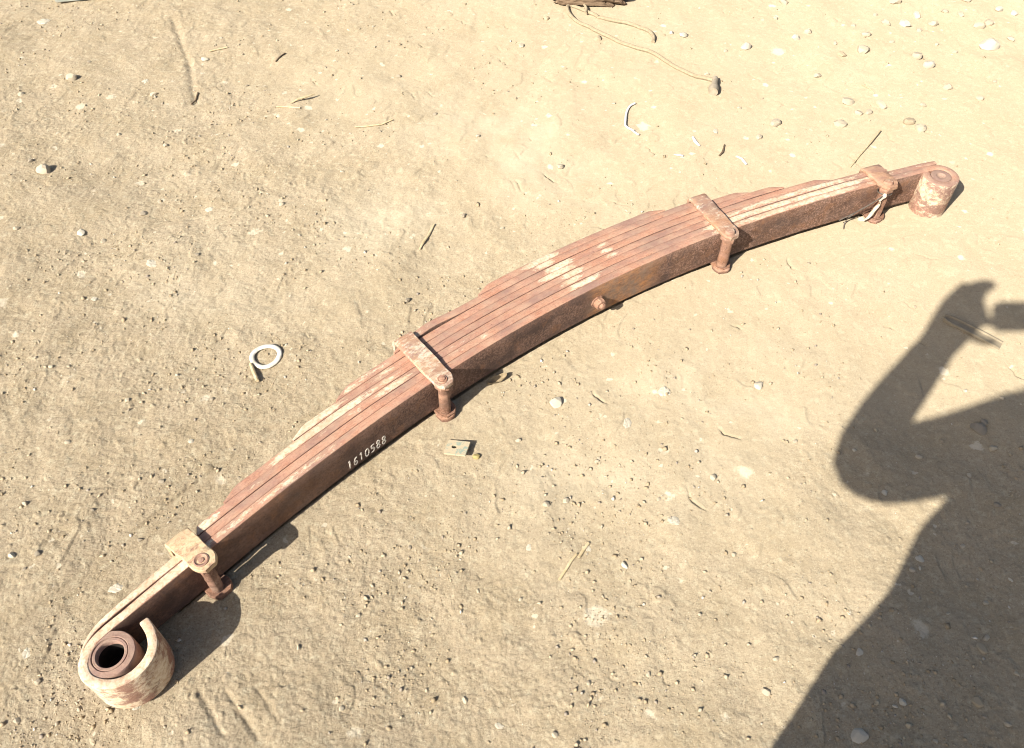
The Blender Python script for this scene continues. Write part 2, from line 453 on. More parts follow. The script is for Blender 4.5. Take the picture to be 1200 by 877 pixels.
def sweep_leaf(name, path, thick, k, parent, seed, closed_ends=True, label=None, dz=0.0, zb=None):
    """path: list of (s, d) centre points in spring space; thick: thickness at each; sweeps the leaf's section along it"""
    path = np.array(path); n = len(path)
    xy = sp(path[:, 0], path[:, 1])
    tan = np.gradient(xy, axis=0); tan /= np.linalg.norm(tan, axis=1)[:, None]
    nor = np.stack([-tan[:, 1], tan[:, 0]], -1)
    sec = []                                   # (offset fraction across thickness, z, is_top)
    z0, z1 = Z0 + dz * 0.3, Z1 + dz
    if zb is not None: z0 = zb
    c = 0.0016
    prof = [(-1, z0 + c, 0), (-1, z0 + 0.03, 0), (-1, (z0 + z1) / 2, 0), (-1, z1 - 0.03, 0), (-1, z1 - c, 0.15),
            (-0.93, z1 - c * 0.3, 0.9), (-0.8, z1, 1), (0, z1 + 0.0005, 1), (0.8, z1, 1), (0.93, z1 - c * 0.3, 0.9), (1, z1 - c, 0.3),
            (1, (z0 + z1) / 2, 0), (1, z0 + c, 0), (0.7, z0, 0), (-0.7, z0, 0)]
    m = len(prof)
    V, A, T, PA, OR, SK = [], [], [], [], [], []
    rs = np.random.default_rng(seed)
    wob = np.interp(np.arange(n), np.linspace(0, n - 1, max(4, n // 9)), rs.normal(0, 0.0006, max(4, n // 9)))
    arc = np.concatenate([[0], np.cumsum(np.linalg.norm(np.diff(xy, axis=0), axis=1))])
    for i in range(n):
        for j, (o, z, tp) in enumerate(prof):
            # end faces drawn in slightly so that the ends are not knife-cut
            off = o * thick[i] / 2
            zz = z + (wob[i] if z > 0.06 else 0)
            if k == 0 and i > n - 41 and z < 0.03: zz -= 0.013
            p = xy[i] + nor[i] * off
            V.append((p[0], p[1], zz))
            A.append((arc[i] + seed * 3.7, off + k * 0.21, zz))
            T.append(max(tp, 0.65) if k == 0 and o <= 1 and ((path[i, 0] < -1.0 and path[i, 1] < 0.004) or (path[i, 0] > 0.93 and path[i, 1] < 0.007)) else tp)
            s = path[i, 0]
            pf = paint_front(s, k, 0) * (1.0 if abs(o) < 0.5 else 0.80 if abs(o) < 0.9 else 0.6) if tp > 0.3 else 0.0
            if k == 0 and (s < -1.0 and path[i, 1] < 0.006): pf = max(pf, (0.62 if tp > 0.5 else 0.52) + 0.07 * math.sin(i * 0.35))       # curl of the left eye
            if k == 0 and s > 0.93 and path[i, 1] < 0.007: pf = max(pf, 0.50 if tp < 0.5 else 0.34)
            PA.append(pf)
            oo = 0.0
            if k == 0 and tp < 0.5 and o < 0:
                oo = smooth01(0.0, 0.05, s) * (1 - smooth01(0.17, 0.24, s)) + 0.25 * math.exp(-((s + 0.72) / 0.1) ** 2)
                if s > 0.25: oo = 0.18
            OR.append(oo)
            SK.append(0.12 + 0.38 * smooth01(-0.65, -0.35, s) + 0.5 * smooth01(0.1, 0.35, s))
    F = []
    for i in range(n - 1):
        for j in range(m):
            a, b = i * m + j, i * m + (j + 1) % m
            F.append((a, b, b + m, a + m))
    F.append(tuple(range(m))); F.append(tuple(range((n - 1) * m, n * m)))
    o = mesh_obj(name, V, F, M_LEAF, parent, True, {'spr': A, 'top': T, 'paint': PA, 'ora': OR, 'spk': SK})
    if label: o['label'] = label
    return o

spring = empty('leaf_spring', (*sp(0.0, 0.07), 0.0))
bpy.context.view_layer.update()
tag(spring, 'long rusty truck leaf spring lying on its side across the dirt', 'leaf spring')
SP_INV = Matrix.Translation(-spring.location)

def adopt(o):
    o.matrix_parent_inverse = SP_INV
    return o

# main leaf with its two eyes
eyeL = [(-1.03, 0.009), (-1.06, 0.010), (-1.083, 0.008), (-1.103, -0.001), (-1.116, -0.016), (-1.1205, -0.036), (-1.1135, -0.057),
        (-1.101, -0.0725), (-1.085, -0.081), (-1.065, -0.0835), (-1.045, -0.0785), (-1.031, -0.067), (-1.022, -0.0495), (-1.0185, -0.034), (-1.0172, -0.0223)]
cl_ = catmull(eyeL, 5)[::-1]
mid_s = np.arange(-1.02, 0.95, 0.0095)
mid_p = np.stack([mid_s, np.full_like(mid_s, LT / 2)], -1)
ang = np.radians(np.linspace(90, -222, 44))
eyeR = np.stack([0.975 + 0.033 * np.cos(ang), -0.024 + 0.033 * np.sin(ang)], -1)
path = np.concatenate([cl_, mid_p, eyeR])
th = np.concatenate([np.full(len(cl_), 0.0152), np.interp(mid_s, [-1.02, -0.95], [0.0155, LT]), np.full(len(eyeR), LT)])
th[0] = 0.0135
main_leaf = adopt(sweep_leaf('leaf', path, th, 0, spring, 1, label='dark main leaf curled into an eye at each end'))

# the other leaves, front to back
ends = {1: (-1.108, 1.004), 2: (-0.876, 0.868), 3: (-0.812, 0.722), 4: (-0.655, 0.606), 5: (-0.545, 0.522), 6: (-0.397, 0.405), 7: (-0.175, 0.315)}
for k, (a, b) in ends.items():
    if k == 1:
        lp = catmull([(-0.99, 0.0268), (-1.04, 0.0262), (-1.07, 0.0235), (-1.092, 0.0155), (-1.109, 0.003)], 6)[::-1]
        ss = np.arange(-0.98, b, 0.0095)
        pth = np.concatenate([lp, np.stack([ss, np.full_like(ss, 1.5 * LT)], -1)])
        tk = np.concatenate([np.linspace(0.003, 0.0145, len(lp)), np.interp(ss, [-0.98, -0.9, 0.96, 1.0], [0.015, LT, LT, 0.011])])
    else:
        ss = np.unique(np.concatenate([np.arange(a, b, 0.0095), [a, a + .003, b - .003, b]]))
        d = np.full_like(ss, (k + 0.5) * LT)
        if k == 6:                                        # the seventh leaf gapes away from the pack near its left end
            d = d + 0.0065 * np.exp(-((ss + 0.30) / 0.045) ** 2)
        if k == 7:
            d = d + 0.0006 + 0.0065 * np.exp(-((ss + 0.30) / 0.045) ** 2)
        tap = 0.034 if k > 2 else 0.010
        tk = LT * np.clip(0.22 + 0.78 * np.minimum((ss - a) / tap, (b - ss) / tap), 0.22, 1)
        d = d - (LT - tk) / 2
        pth = np.stack([ss, d], -1)
    dz = [0, -0.0006, -0.0002, -0.0009, -0.0003, -0.0010, -0.0006, -0.0016][k]
    adopt(sweep_leaf('leaf', pth, tk * 0.980, k, spring, 10 + k, dz=dz))

# painted number on the front face of the main leaf
DIG = {'1': [[(0.30, 0.85), (0.5, 1.0), (0.5, 0.0)]],
       '6': [[(0.78, 0.95), (0.45, 0.92), (0.22, 0.55), (0.2, 0.2), (0.45, 0.0), (0.72, 0.12), (0.76, 0.38), (0.52, 0.52), (0.24, 0.38)]],
       '0': [[(0.5, 1.0), (0.22, 0.8), (0.16, 0.45), (0.28, 0.08), (0.55, 0.0), (0.8, 0.22), (0.84, 0.6), (0.7, 0.92), (0.5, 1.0)]],
       '5': [[(0.82, 0.98), (0.32, 0.96), (0.26, 0.56), (0.6, 0.62), (0.8, 0.38), (0.66, 0.06), (0.22, 0.04)]],
       '8': [[(0.5, 0.53), (0.24, 0.72), (0.34, 0.96), (0.62, 0.98), (0.78, 0.76), (0.5, 0.53), (0.2, 0.28), (0.34, 0.02), (0.66, 0.02), (0.82, 0.26), (0.5, 0.53)]]}
t = NT('white_marker_paint'); v = t.obj()
nn = t.noise(v, 300, 3, 0.6)
M_MARK = t.principled(t.mix(t.ramp(nn, [(0.3, 0.0), (0.6, 1.0)]), (0.36, 0.31, 0.26), (0.82, 0.79, 0.72)), 0.7, 0, t.bump(nn, 0.3, 0.0005))
def lettering():
    V, F = [], []
    word = '1610588'
    s0, adv, hh = -0.603, 0.01345, 0.0205
    rs = np.random.default_rng(3)
    for ci, ch in enumerate(word):
        zb = 0.0205 + rs.normal(0, 0.0006)
        for stroke in DIG[ch]:
            pts = catmull(stroke, 4 if len(stroke) > 3 else 5)
            q = np.stack([s0 + ci * adv + pts[:, 0] * adv * 0.86 + pts[:, 1] * 0.002, zb + pts[:, 1] * hh], -1)
            tn = np.gradient(q, axis=0); tn /= (np.linalg.norm(tn, axis=1)[:, None] + 1e-9)
            nr = np.stack([-tn[:, 1], tn[:, 0]], -1)
            base = len(V)
            for i in range(len(q)):
                hw = 0.0012 * (1 + rs.normal(0, 0.22))
                for sgn in (-1, 1):
                    e = q[i] + nr[i] * hw * sgn
                    for dd in (-0.0008, 0.001):
                        xy = sp(e[0], dd); V.append((xy[0], xy[1], e[1]))
                if i:
                    a, b = base + (i - 1) * 4, base + i * 4
                    F += [(a, a + 2, b + 2, b), (a + 1, b + 1, b + 3, a + 3), (a, b, b + 1, a + 1), (a + 2, a + 3, b + 3, b + 2)]
            F += [(base, base + 1, base + 3, base + 2), (b, b + 2, b + 3, b + 1)]
    o = mesh_obj('painted_number', V, F, M_MARK, main_leaf, False)
    o['label'] = 'white hand-painted number 1610588'
lettering()

# generic turned solid: profile of (radius, z) with its own attributes, sides segments, optional hex
def turned(name, cx, cy, prof, mat, parent, seg=28, hexa=False, paint=0.0, cap=True, jitter=0.0, axis='Z', sa=0.0):
    V, A, T, PA = [], [], [], []
    rs = np.random.default_rng(int(abs(cx * 1000)) + len(prof))
    wob = 1 + rs.normal(0, jitter, seg)
    rmax = max(p[0] for p in prof)
    for (r, z) in prof:
        for j in range(seg):
            a = 2 * math.pi * j / seg + sa
            rr = r * wob[j]
            if hexa:
                h = ((a - sa) % (math.pi / 3)) - math.pi / 6
                rr = r * math.cos(math.pi / 6) / math.cos(h)
            V.append((cx + rr * math.cos(a), cy + rr * math.sin(a), z))
            A.append((rr * math.cos(a) + cx * 3, rr * math.sin(a) + cy * 3, z)); T.append(1.0 if z >= prof[-1][1] - 0.004 or r < rmax * 0.9 else 0.25); PA.append(paint)
    F = []
    for i in range(len(prof) - 1):
        for j in range(seg):
            a, b = i * seg + j, i * seg + (j + 1) % seg
            F.append((a, b, b + seg, a + seg))
    if cap:
        F.append(tuple(range(seg))); F.append(tuple(range((len(prof) - 1) * seg, len(prof) * seg)))
    return mesh_obj(name, V, F, mat, parent, True, {'spr': A, 'top': T, 'paint': PA, 'ora': [0.0] * len(V), 'spk': [0.6] * len(V)})

# bushing in the left eye: a thick tube with a thinner sleeve standing in it
bx, by = sp(-1.0795, -0.0282)
bush = adopt(turned('bushing', bx, by, [(0.0275, 0.05), (0.0385, 0.05), (0.0380, 0.0962), (0.0366, 0.0988), (0.0280, 0.0992), (0.0268, 0.0976), (0.0268, 0.05)], M_BUSH, spring, 40, cap=False, jitter=0.004))
bush['label'] = 'dusty brown round bushing with a dark bore in the left eye'
sl = turned('sleeve', bx, by, [(0.0208, 0.045), (0.0208, 0.0970), (0.0220, 0.0985), (0.0256, 0.0987), (0.0265, 0.0975), (0.0263, 0.045)], M_BUSH, bush, 36, cap=False)
pl = turned('bore_dark_plug', bx, by, [(0.0380, 0.008), (0.0380, 0.046), (0.0225, 0.046), (0.0225, 0.040)], M_BLACK, bush, 36)  # black plug added so the hole looks deep and dark
turned('bore', bx, by, [(0.0206, 0.046), (0.0206, 0.0870)], M_BLACK, bush, 36, cap=False)  # black liner, paints the shadow on the sleeve's inner wall
# filled bushing in the right eye
rx, ry = sp(0.975, -0.024)
bush2 = adopt(turned('bushing', rx, ry, [(0.0238, 0.014), (0.0238, 0.0992), (0.0205, 0.1003), (0.0115, 0.0995), (0.0085, 0.0955), (0.003, 0.0940)], M_BUSH, spring, 30, jitter=0.004))
bush2['label'] = 'dirt-filled bushing in the right eye'

# rebound clips -------------------------------------------------------------
def clip(sc, back, front, wid, skew, mat, thk, paint, bolt_r, seed, bolt_s=0.0, nutkind='stud', label=None):
    rs = np.random.default_rng(seed)
    ztop = Z1 + 0.0012
    zbot = Z0 - 0.0005
    # centre line of the strap in (d, z)
    pth = []
    fr = front
    for d in np.linspace(fr, back - 0.006, 16): pth.append((d, ztop + thk / 2))
    for a in np.linspace(80, 0, 6):
        pth.append((back - 0.006 + (0.006 + thk / 2) * math.cos(math.radians(a)), ztop - 0.006 + (0.006 + thk / 2) * math.sin(math.radians(a))))
    for z in np.linspace(ztop - 0.016, zbot + 0.012, 6): pth.append((back + thk / 2, z))
    for a in np.linspace(0, -85, 5):
        pth.append((back - 0.006 + (0.006 + thk / 2) * math.cos(math.radians(a)), zbot + 0.006 + (0.006 + thk / 2) * math.sin(math.radians(a))))
    for d in np.linspace(back - 0.012, fr + 0.002, 16): pth.append((d, zbot - thk / 2))
    pth = np.array(pth)
    tg = np.gradient(pth, axis=0); tg /= np.linalg.norm(tg, axis=1)[:, None]
    nr = np.stack([-tg[:, 1], tg[:, 0]], -1)
    R = wid / 2
    V, A, T, PA, F = [], [], [], [], []
    prof = [(-1, -0.6), (-0.93, -1), (-0.4, -1), (0.4, -1), (0.93, -1), (1, -0.6), (1, 0.6), (0.93, 1), (0.4, 1.06), (-0.4, 1.06), (-0.93, 1), (-1, 0.6)]
    for i in range(len(pth)):
        dd = pth[i, 0] - fr
        arm = pth[i, 1] > Z1 or pth[i, 1] < Z0
        w = R
        if arm and dd < R * 0.95:                        # rounded ends of the two arms
            w = math.sqrt(max(R * R - (R - max(dd, R * 0.12)) ** 2, 1e-8))
        if arm and R < dd < 0.06: w = R * (1 - 0.05 * math.sin((dd - R) / (0.06 - R) * math.pi))
        for (a, b) in prof:
            p = pth[i] + nr[i] * b * thk / 2
            s = sc + skew * (p[0] / 0.1) + a * w
            xy = sp(s, p[0])
            V.append((xy[0] + rs.normal(0, 0.0003), xy[1] + rs.normal(0, 0.0003), p[1] + rs.normal(0, 0.0003)))
            A.append((s * 1.0 + seed, p[0], p[1]))
            T.append(1.0 if pth[i, 1] > Z1 - 0.004 else 0.2); PA.append(paint if pth[i, 1] > 0.06 else 0.2)
    m = len(prof)
    for i in range(len(pth) - 1):
        for j in range(m):
            a, b = i * m + j, i * m + (j + 1) % m
            F.append((a, b, b + m, a + m))
    F.append(tuple(range(m))); F.append(tuple(range((len(pth) - 1) * m, len(pth) * m)))
    o = adopt(mesh_obj('rebound_clip', V, F, mat, spring, True, {'spr': A, 'top': T, 'paint': PA, 'ora': [0.0] * len(V), 'spk': [0.6] * len(V)}))
    if label: o['label'] = label
    # bolt with its tube, standing in front of the leaves
    bd = -bolt_r - 0.0032
    x, y = sp(sc + bolt_s + skew * bd / 0.1, bd)
    zt = ztop + thk
    def sub(ob):
        return ob
    r = bolt_r
    pr = [(r, zbot)]
    for z in np.linspace(zbot + 0.006, ztop - 0.004, 9): pr.append((r * (1 + rs.normal(0, 0.04)), z))
    pr.append((r, ztop))
    sub(turned('spacer_tube', x, y, pr, M_BOLT, o, 22, jitter=0.045, paint=0.25 if paint < 0.5 else 0.3))
    # lower head and washer
    sub(turned('bolt_head', x, y, [(r * 1.25, -0.004), (r * 1.6, -0.002), (r * 1.68, 0.004), (r * 1.6, 0.0085), (r * 1.15, 0.0105)], M_BOLT, o, 20, jitter=0.055, sa=0.3))
    sub(turned('nut', x, y, [(r * 1.30, ztop - 0.0125), (r * 1.46, ztop - 0.0112), (r * 1.48, ztop - 0.0020), (r * 1.36, ztop - 0.0006)], M_BOLT, o, 24, hexa=True, sa=rs.uniform(0, 1)))
    if nutkind == 'stud':
        sub(turned('bolt_end', x, y, [(0.0105, zt - 0.002), (0.0105, zt + 0.0012), (0.0088, zt + 0.0030), (0.0078, zt + 0.0022), (0.0062, zt + 0.0022), (0.0056, zt + 0.0045), (0.002, zt + 0.0052)], M_BOLT, o, 24, jitter=0.02, paint=0.3))
    elif nutkind == 'hex':
        sub(turned('bolt_end', x, y, [(0.0125, zt - 0.002), (0.0125, zt + 0.0015), (0.0105, zt + 0.0022), (0.0088, zt + 0.0008), (0.0052, zt - 0.0002), (0.0046, zt + 0.0016), (0.001, zt + 0.0020)], M_BOLT, o, 24, paint=0.2))
    else:
        sub(turned('bolt_end', x, y, [(0.0115, zt - 0.002), (0.0118, zt + 0.003), (0.0095, zt + 0.0062), (0.004, zt + 0.0070)], M_BOLT, o, 14, jitter=0.06, paint=0.4))
    return o
clip(-0.899, 0.0530, -0.0335, 0.0425, -0.004, M_CLIPY, 0.0112, 0.60, 0.0105, 21, -0.003, 'hex', 'rebound clip with cream paint next to the left eye')
clip(-0.371, 0.1270, -0.0330, 0.0430, 0.006, M_CLIP, 0.0085, 0.50, 0.0115, 22, -0.003, 'stud', 'rusty rebound clip beside the painted number')
clip(0.393, 0.1270, -0.0330, 0.0430, 0.006, M_CLIP, 0.0085, 0.42, 0.0125, 23, -0.003, 'lump', 'orange-brown rebound clip right of the centre bolt')
clip(0.832, 0.0560, -0.0330, 0.0480, 0.000, M_CLIP, 0.0085, 0.30, 0.0120, 24, -0.003, 'lump', 'rusty rebound clip next to the right eye')

# centre bolt: square worn nut on the main leaf's face
def centre_bolt():
    s, z = 0.045, 0.052
    mpt = sp(s, 0.0); m2 = sp(s, -1.0)
    ax = Vector((m2[0] - mpt[0], m2[1] - mpt[1], 0)).normalized()
    o = turned('centre_bolt', 0, 0, [(0.0165, -0.004), (0.0165, 0.003), (0.0130, 0.004), (0.0135, 0.013), (0.0120, 0.016), (0.0075, 0.0165), (0.0070, 0.022), (0.0045, 0.0235)], M_BOLT, spring, 18, jitter=0.06, paint=0.2)
    q = ax.to_track_quat('Z', 'Y')
    o.matrix_parent_inverse = SP_INV
    o.location = (mpt[0], mpt[1], z)
    o.rotation_mode = 'QUATERNION'; o.rotation_quaternion = q
centre_bolt()

# ------------------------------------------------------------------ small things lying on the dirt
M_PALE = simple_mat('pale_limestone', (0.40, 0.34, 0.25), (0.49, 0.425, 0.32), 90, 0.9, 0.5, 0.002)
M_CHALK = simple_mat('white_chalky_stone', (0.46, 0.41, 0.32), (0.57, 0.52, 0.42), 120, 0.9, 0.5, 0.002)
M_GREY = simple_mat('grey_pebble_stone', (0.235, 0.20, 0.15), (0.34, 0.29, 0.22), 90, 0.85, 0.5, 0.002)
M_TAN = simple_mat('dusty_tan_stone', (0.36, 0.29, 0.19), (0.46, 0.38, 0.27), 90, 0.95, 0.6, 0.002)
M_OCHRE = simple_mat('ochre_clod', (0.33, 0.25, 0.09), (0.42, 0.35, 0.17), 120, 0.95, 0.6, 0.002)

def rock_mesh(name, seed, sub=2):
    bm = bmesh.new()
    bmesh.ops.create_icosphere(bm, subdivisions=sub, radius=1.0)
    rs = np.random.default_rng(seed)
    planes = [(Vector(rs.normal(0, 1, 3)).normalized(), rs.uniform(0.55, 0.88)) for _ in range(12)]
    for v in bm.verts:
        p = v.co.copy()
        for n, d in planes:
            e = p.dot(n) - d
            if e > 0: p -= n * e * 0.97
        v.co = p * (1 + rs.normal(0, 0.025))
    me = bpy.data.meshes.new(name)
    bm.to_mesh(me); bm.free()
    me.polygons.foreach_set('use_smooth', [True] * len(me.polygons))
    me.set_sharp_from_angle(angle=math.radians(24))
    me.materials.append(M_PALE)
    return me
ROCKS = [rock_mesh('stone', 100 + i) for i in range(12)]
def chip_mesh(seed):
    rs = np.random.default_rng(seed); n = 18
    rad = 0.75 + 0.5 * rs.uniform(0, 1, n); rad = (rad + np.roll(rad, 1) * 0.6) / 1.6
    V = [(0, 0, 1.0)]; F = []
    for lv, (k, z) in enumerate(((0.62, 0.9), (0.95, 0.1), (0.9, -1.0))):
        for i in range(n):
            a = 2 * math.pi * i / n
            V.append((math.cos(a) * rad[i] * k, math.sin(a) * rad[i] * k, z + rs.normal(0, 0.35)))
    for i in range(n):
        j = (i + 1) % n
        F.append((0, 1 + i, 1 + j))
        for lv in (0, 1): F.append((1 + lv * n + i, 1 + (lv + 1) * n + i, 1 + (lv + 1) * n + j, 1 + lv * n + j))
    F.append(tuple(1 + 2 * n + i for i in range(n)))
    me = bpy.data.meshes.new('white_chip'); me.from_pydata(V, [], F); me.materials.append(M_CHALK)
    return me
CHIPS = [chip_mesh(300 + i) for i in range(6)]

def stone(px, py, size, mat, label, group=None, cat='stone', flat=0.62, name='stone', asp=0.78, sink=0.35, rot=None):
    x, y = ground_at(px, py)
    r = size * px_size(px, py) * 0.5
    me = (CHIPS if name == 'white_chip' else ROCKS)[random.randrange(6)]
    o = bpy.data.objects.new(name, me)
    COL.objects.link(o)
    o.material_slots[0].link = 'OBJECT'; o.material_slots[0].material = mat
    o.scale = (r * 1.08, r * asp * 1.15, r * flat)
    o.rotation_euler = (random.uniform(-0.15, 0.15), random.uniform(-0.15, 0.15), random.uniform(0, 6.28) if rot is None else rot)
    o.location = (x, y, gz(x, y) + r * flat * (1 - 2 * sink))
    return tag(o, label, cat, group)

P, C, G_, T_ = M_PALE, M_CHALK, M_GREY, M_TAN
single = [
 (1159.5, 52, 21, C, 'largest white stone near the top right corner', .6), (1011.5, 61, 15, P, 'pale stone with a shaded underside in the middle of the upper right scatter', .7),
 (1086.7, 76, 14, C, 'smooth oval white stone at the lower edge of the upper right scatter', .7), (1061, 28, 14, C, 'bright white stone high in the upper right scatter', .6),
 (1064, 142.7, 14, T_, 'speckled tan lump above the right end of the spring', .6), (985, 146, 15, P, 'pale angular stone above the clip next to the right eye', .6),
 (906.7, 146, 15, P, 'pale rounded stone above the spring, between the two right clips', .6), (873.5, 56.4, 13, C, 'lone white stone right of the cord end', .7),
 (799.5, 44.5, 10, C, 'round white pebble between the cord and the lone white stone, larger of two', .8), (786, 41.6, 6, C, 'tiny white pebble beside the loop of cord', .8),
 (656.4, 193.6, 9, P, 'pebble with a dark shadow above the middle of the spring', .9), (700, 45.6, 11, T_, 'tan stone half under the long strand of cord', .5),
 (85.6, 94, 11, P, 'grey-white pebble in the upper left, higher of two', .9), (53, 199.6, 17, P, 'pale stone with a dark shaded side near the left edge', .7),
 (651.7, 471, 18, C, 'smooth oval white stone just below the spring near its middle', .7), (888, 454, 13, C, 'round white stone on smooth dust left of the shadow arm', .6),
 (835, 561, 9, P, 'small pebble with a sharp shadow left of the elbow of the shadow', .9), (640, 590, 10, P, 'left one of two pale pebbles below the square plate', .7), (663, 584.4, 10, P, 'right one of two pale pebbles below the square plate', .5),
 (1145, 505, 18, G_, 'flat grey stone inside the shadow of the shoulder', .45), (1151, 498, 9, G_, 'small grey pebble touching the flat grey stone in the shadow', .6),
 (1161.5, 528, 9, P, 'pale pebble in the shadow, below the flat grey stone', .7), (1005.8, 862, 20, C, 'largest chalky white lump at the bottom of the shadow', .35),
 (1055.3, 824.6, 9, C, 'bright white chip in the lower shadow above the chalky lump', .6), (1006.5, 765.4, 10, C, 'triangular white chip near the left edge of the shadow', .3),
 (1150.4, 761.7, 13, T_, 'squarish flat tan stone deep in the shadow', .3), (899, 811, 11, P, 'pale stone just left of the lower edge of the shadow', .6),
 (543, 251, 7, G_, 'small dark pebble above the left half of the spring', .8), (477, 352, 8, G_, 'small grey pebble left of the second clip', .7),
 (94, 273, 11, C, 'flat white chip at the left, below the pale shaded stone', .3), (47, 652, 8, G_, 'grey pebble at the left edge above the left eye', .7),
 (1068, 668.5, 7, P, 'pale pebble on the edge of the shadow at the hip', .7), (1078, 654.7, 10, C, 'flat white chip at the edge of the shadow waist', .3),
]
for (px, py, sz, m, lab, fl) in single: stone(px, py, sz, m, lab, flat=fl)
multi = {
 ('pale pebble in the scatter at the upper right', 'upper right scatter of pebbles'): [(1037, 29, 12, P), (1013, 43, 11, P), (1074.7, 18, 12, C), (1049, 3, 14, P), (1130.7, 2, 12, P), (1148, 32, 12, P), (1158.7, 27.5, 9, P),
   (1172, 10, 9, C), (1094, 27.5, 11, P), (1077, 35, 8, P), (1106.7, 15.5, 9, P), (1125, 20, 9, P), (932, 46, 10, C), (986.7, 65, 11, T_), (1072, 68, 12, P), (1110.7, 102.7, 13, P), (1147.5, 118, 8, P),
   (992, 120, 15, P), (1033, 124, 15, P), (1017, 132.5, 10, P), (1005, 133, 10, P), (1081, 124, 8, P), (1078.7, 150.7, 13, P), (958, 89, 11, P), (946.7, 38.7, 9, P), (1190, 14, 8, C), (1186, 42, 9, P), (1165, 97, 6, P), (1120, 60, 6, P), (1025, 18, 6, P), (1000, 30, 6, P), (978, 52, 7, P), (1045, 50, 6, P), (1098, 52, 6, P)],
 ('small pale pebble strewn above the spring', 'pebbles above the spring'): [(908.8, 20, 8, P), (918.7, 2.7, 13, P), (889, 162.7, 9, P), (828, 88, 7, P), (641, 21, 8, T_), (611, 53, 8, P), (588.7, 264.6, 6, P), (850, 60, 5, P), (467, 86, 7, G_), (510, 132, 6, G_), (395, 60, 5, P), (866, 128, 6, P), (720, 118, 5, P), (560, 160, 6, P)],
 ('small pebble pressed into the rough dirt at the upper left', 'pebbles at the upper left'): [(105, 74.6, 6, G_), (36.6, 190, 6, G_), (194, 170, 7, P), (239.6, 71, 9, C), (288.7, 98, 5, G_), (168, 250, 8, G_), (180, 112, 9, P), (24, 110, 7, P), (120, 280, 7, P), (232, 300, 6, G_), (140, 160, 6, P), (400, 200, 6, P), (330, 240, 7, P), (20, 270, 7, P)],
 ('small pebble in the rough dirt left of the spring', 'pebbles at the lower left'): [(164.6, 634, 7, G_), (191.7, 567, 8, G_), (30.7, 668.5, 6, G_), (14.5, 652, 9, C), (80, 520, 7, P), (150, 470, 7, P), (250, 470, 6, G_), (60, 430, 7, P), (225, 520, 7, C), (30, 590, 7, P), (110, 600, 6, G_), (45, 800, 8, P), (20, 845, 7, P), (280, 560, 5, G_)],
 ('small pebble on the dirt below the spring', 'pebbles below the spring'): [(772, 585, 6, P), (607.7, 513.5, 8, P), (909, 773, 8, P), (731.5, 661, 11, C), (560, 690, 6, P), (480, 640, 6, G_), (420, 720, 6, P), (545, 820, 9, P), (610, 700, 6, P), (690, 800, 7, P), (820, 720, 6, P), (860, 650, 6, P), (760, 790, 7, P), (350, 760, 7, P), (400, 830, 7, P), (650, 860, 8, P), (930, 520, 6, P), (700, 540, 6, P), (545, 600, 5, G_)],
 ('small pebble lying in the shadow of the person', 'pebbles in the shadow'): [(1077.5, 536, 8, P), (1103.7, 517, 6, G_), (1036.4, 578, 8, C), (1166.5, 594.6, 8, G_), (1078, 666.7, 5, C), (1047, 829, 6, C), (1155.8, 705.3, 7, P), (1154.8, 748.7, 9, P), (1144, 825.7, 12, T_), (1185, 680, 6, C), (1128, 640, 6, P), (1190, 790, 7, P), (1110, 720, 5, P), (1180, 850, 8, P), (1095, 870, 7, P), (1075, 780, 5, G_), (1134, 560, 6, P), (1000, 530, 5, C), (1130, 460, 5, C), (1172, 470, 5, P)],
 ('flat white chip trodden into the dirt', 'trodden white chips'): [(735, 497.6, 15, C), (778, 461.5, 14, C), (789, 611.5, 15, C), (135.6, 690, 15, C), (161, 826, 14, C), (32.5, 764, 14, C), (50, 24, 12, C), (180, 310, 14, C), (110, 350, 9, C), (245, 245, 9, C), (690, 640, 9, C), (585, 850, 10, C), (620, 640, 10, C), (170, 95, 9, C), (838, 157, 8, C), (905, 258, 6, C)],
}
ORD = ['first', 'second', 'third', 'fourth', 'fifth', 'sixth', 'seventh', 'eighth', 'ninth', 'tenth']
BANDS = {1: [''], 2: ['upper', 'lower'], 3: ['upper', 'middle', 'lower'], 4: ['top', 'upper middle', 'lower middle', 'bottom']}
WHERE = {'upper right scatter of pebbles': 'pale pebbles at the upper right', 'pebbles above the spring': 'pebbles above the spring', 'pebbles at the upper left': 'small pebbles at the upper left',
         'pebbles at the lower left': 'pebbles left of the spring', 'pebbles below the spring': 'pebbles below the spring', 'pebbles in the shadow': 'pebbles in the shadow', 'trodden white chips': 'trodden flat white chips'}
for (lab, grp), lst in multi.items():
    chip = 'chip' in lab
    lst = sorted(lst, key=lambda q: q[1])
    nb = min(4, max(1, math.ceil(len(lst) / 9)))
    step = math.ceil(len(lst) / nb)
    for b_ in range(nb):
        row = sorted(lst[b_ * step:(b_ + 1) * step], key=lambda q: q[0])
        for i_, (px, py, sz, m) in enumerate(row):
            l_ = ORD[i_] + ' from left in the ' + BANDS[nb][b_] + ' row of ' + WHERE[grp]
            stone(px, py, sz, m, l_, grp, flat=0.10 if chip else random.uniform(0.45, 0.75), cat='chip' if chip else 'stone', name='white_chip' if chip else 'stone', sink=0.35, asp=random.uniform(0.5, 0.9))

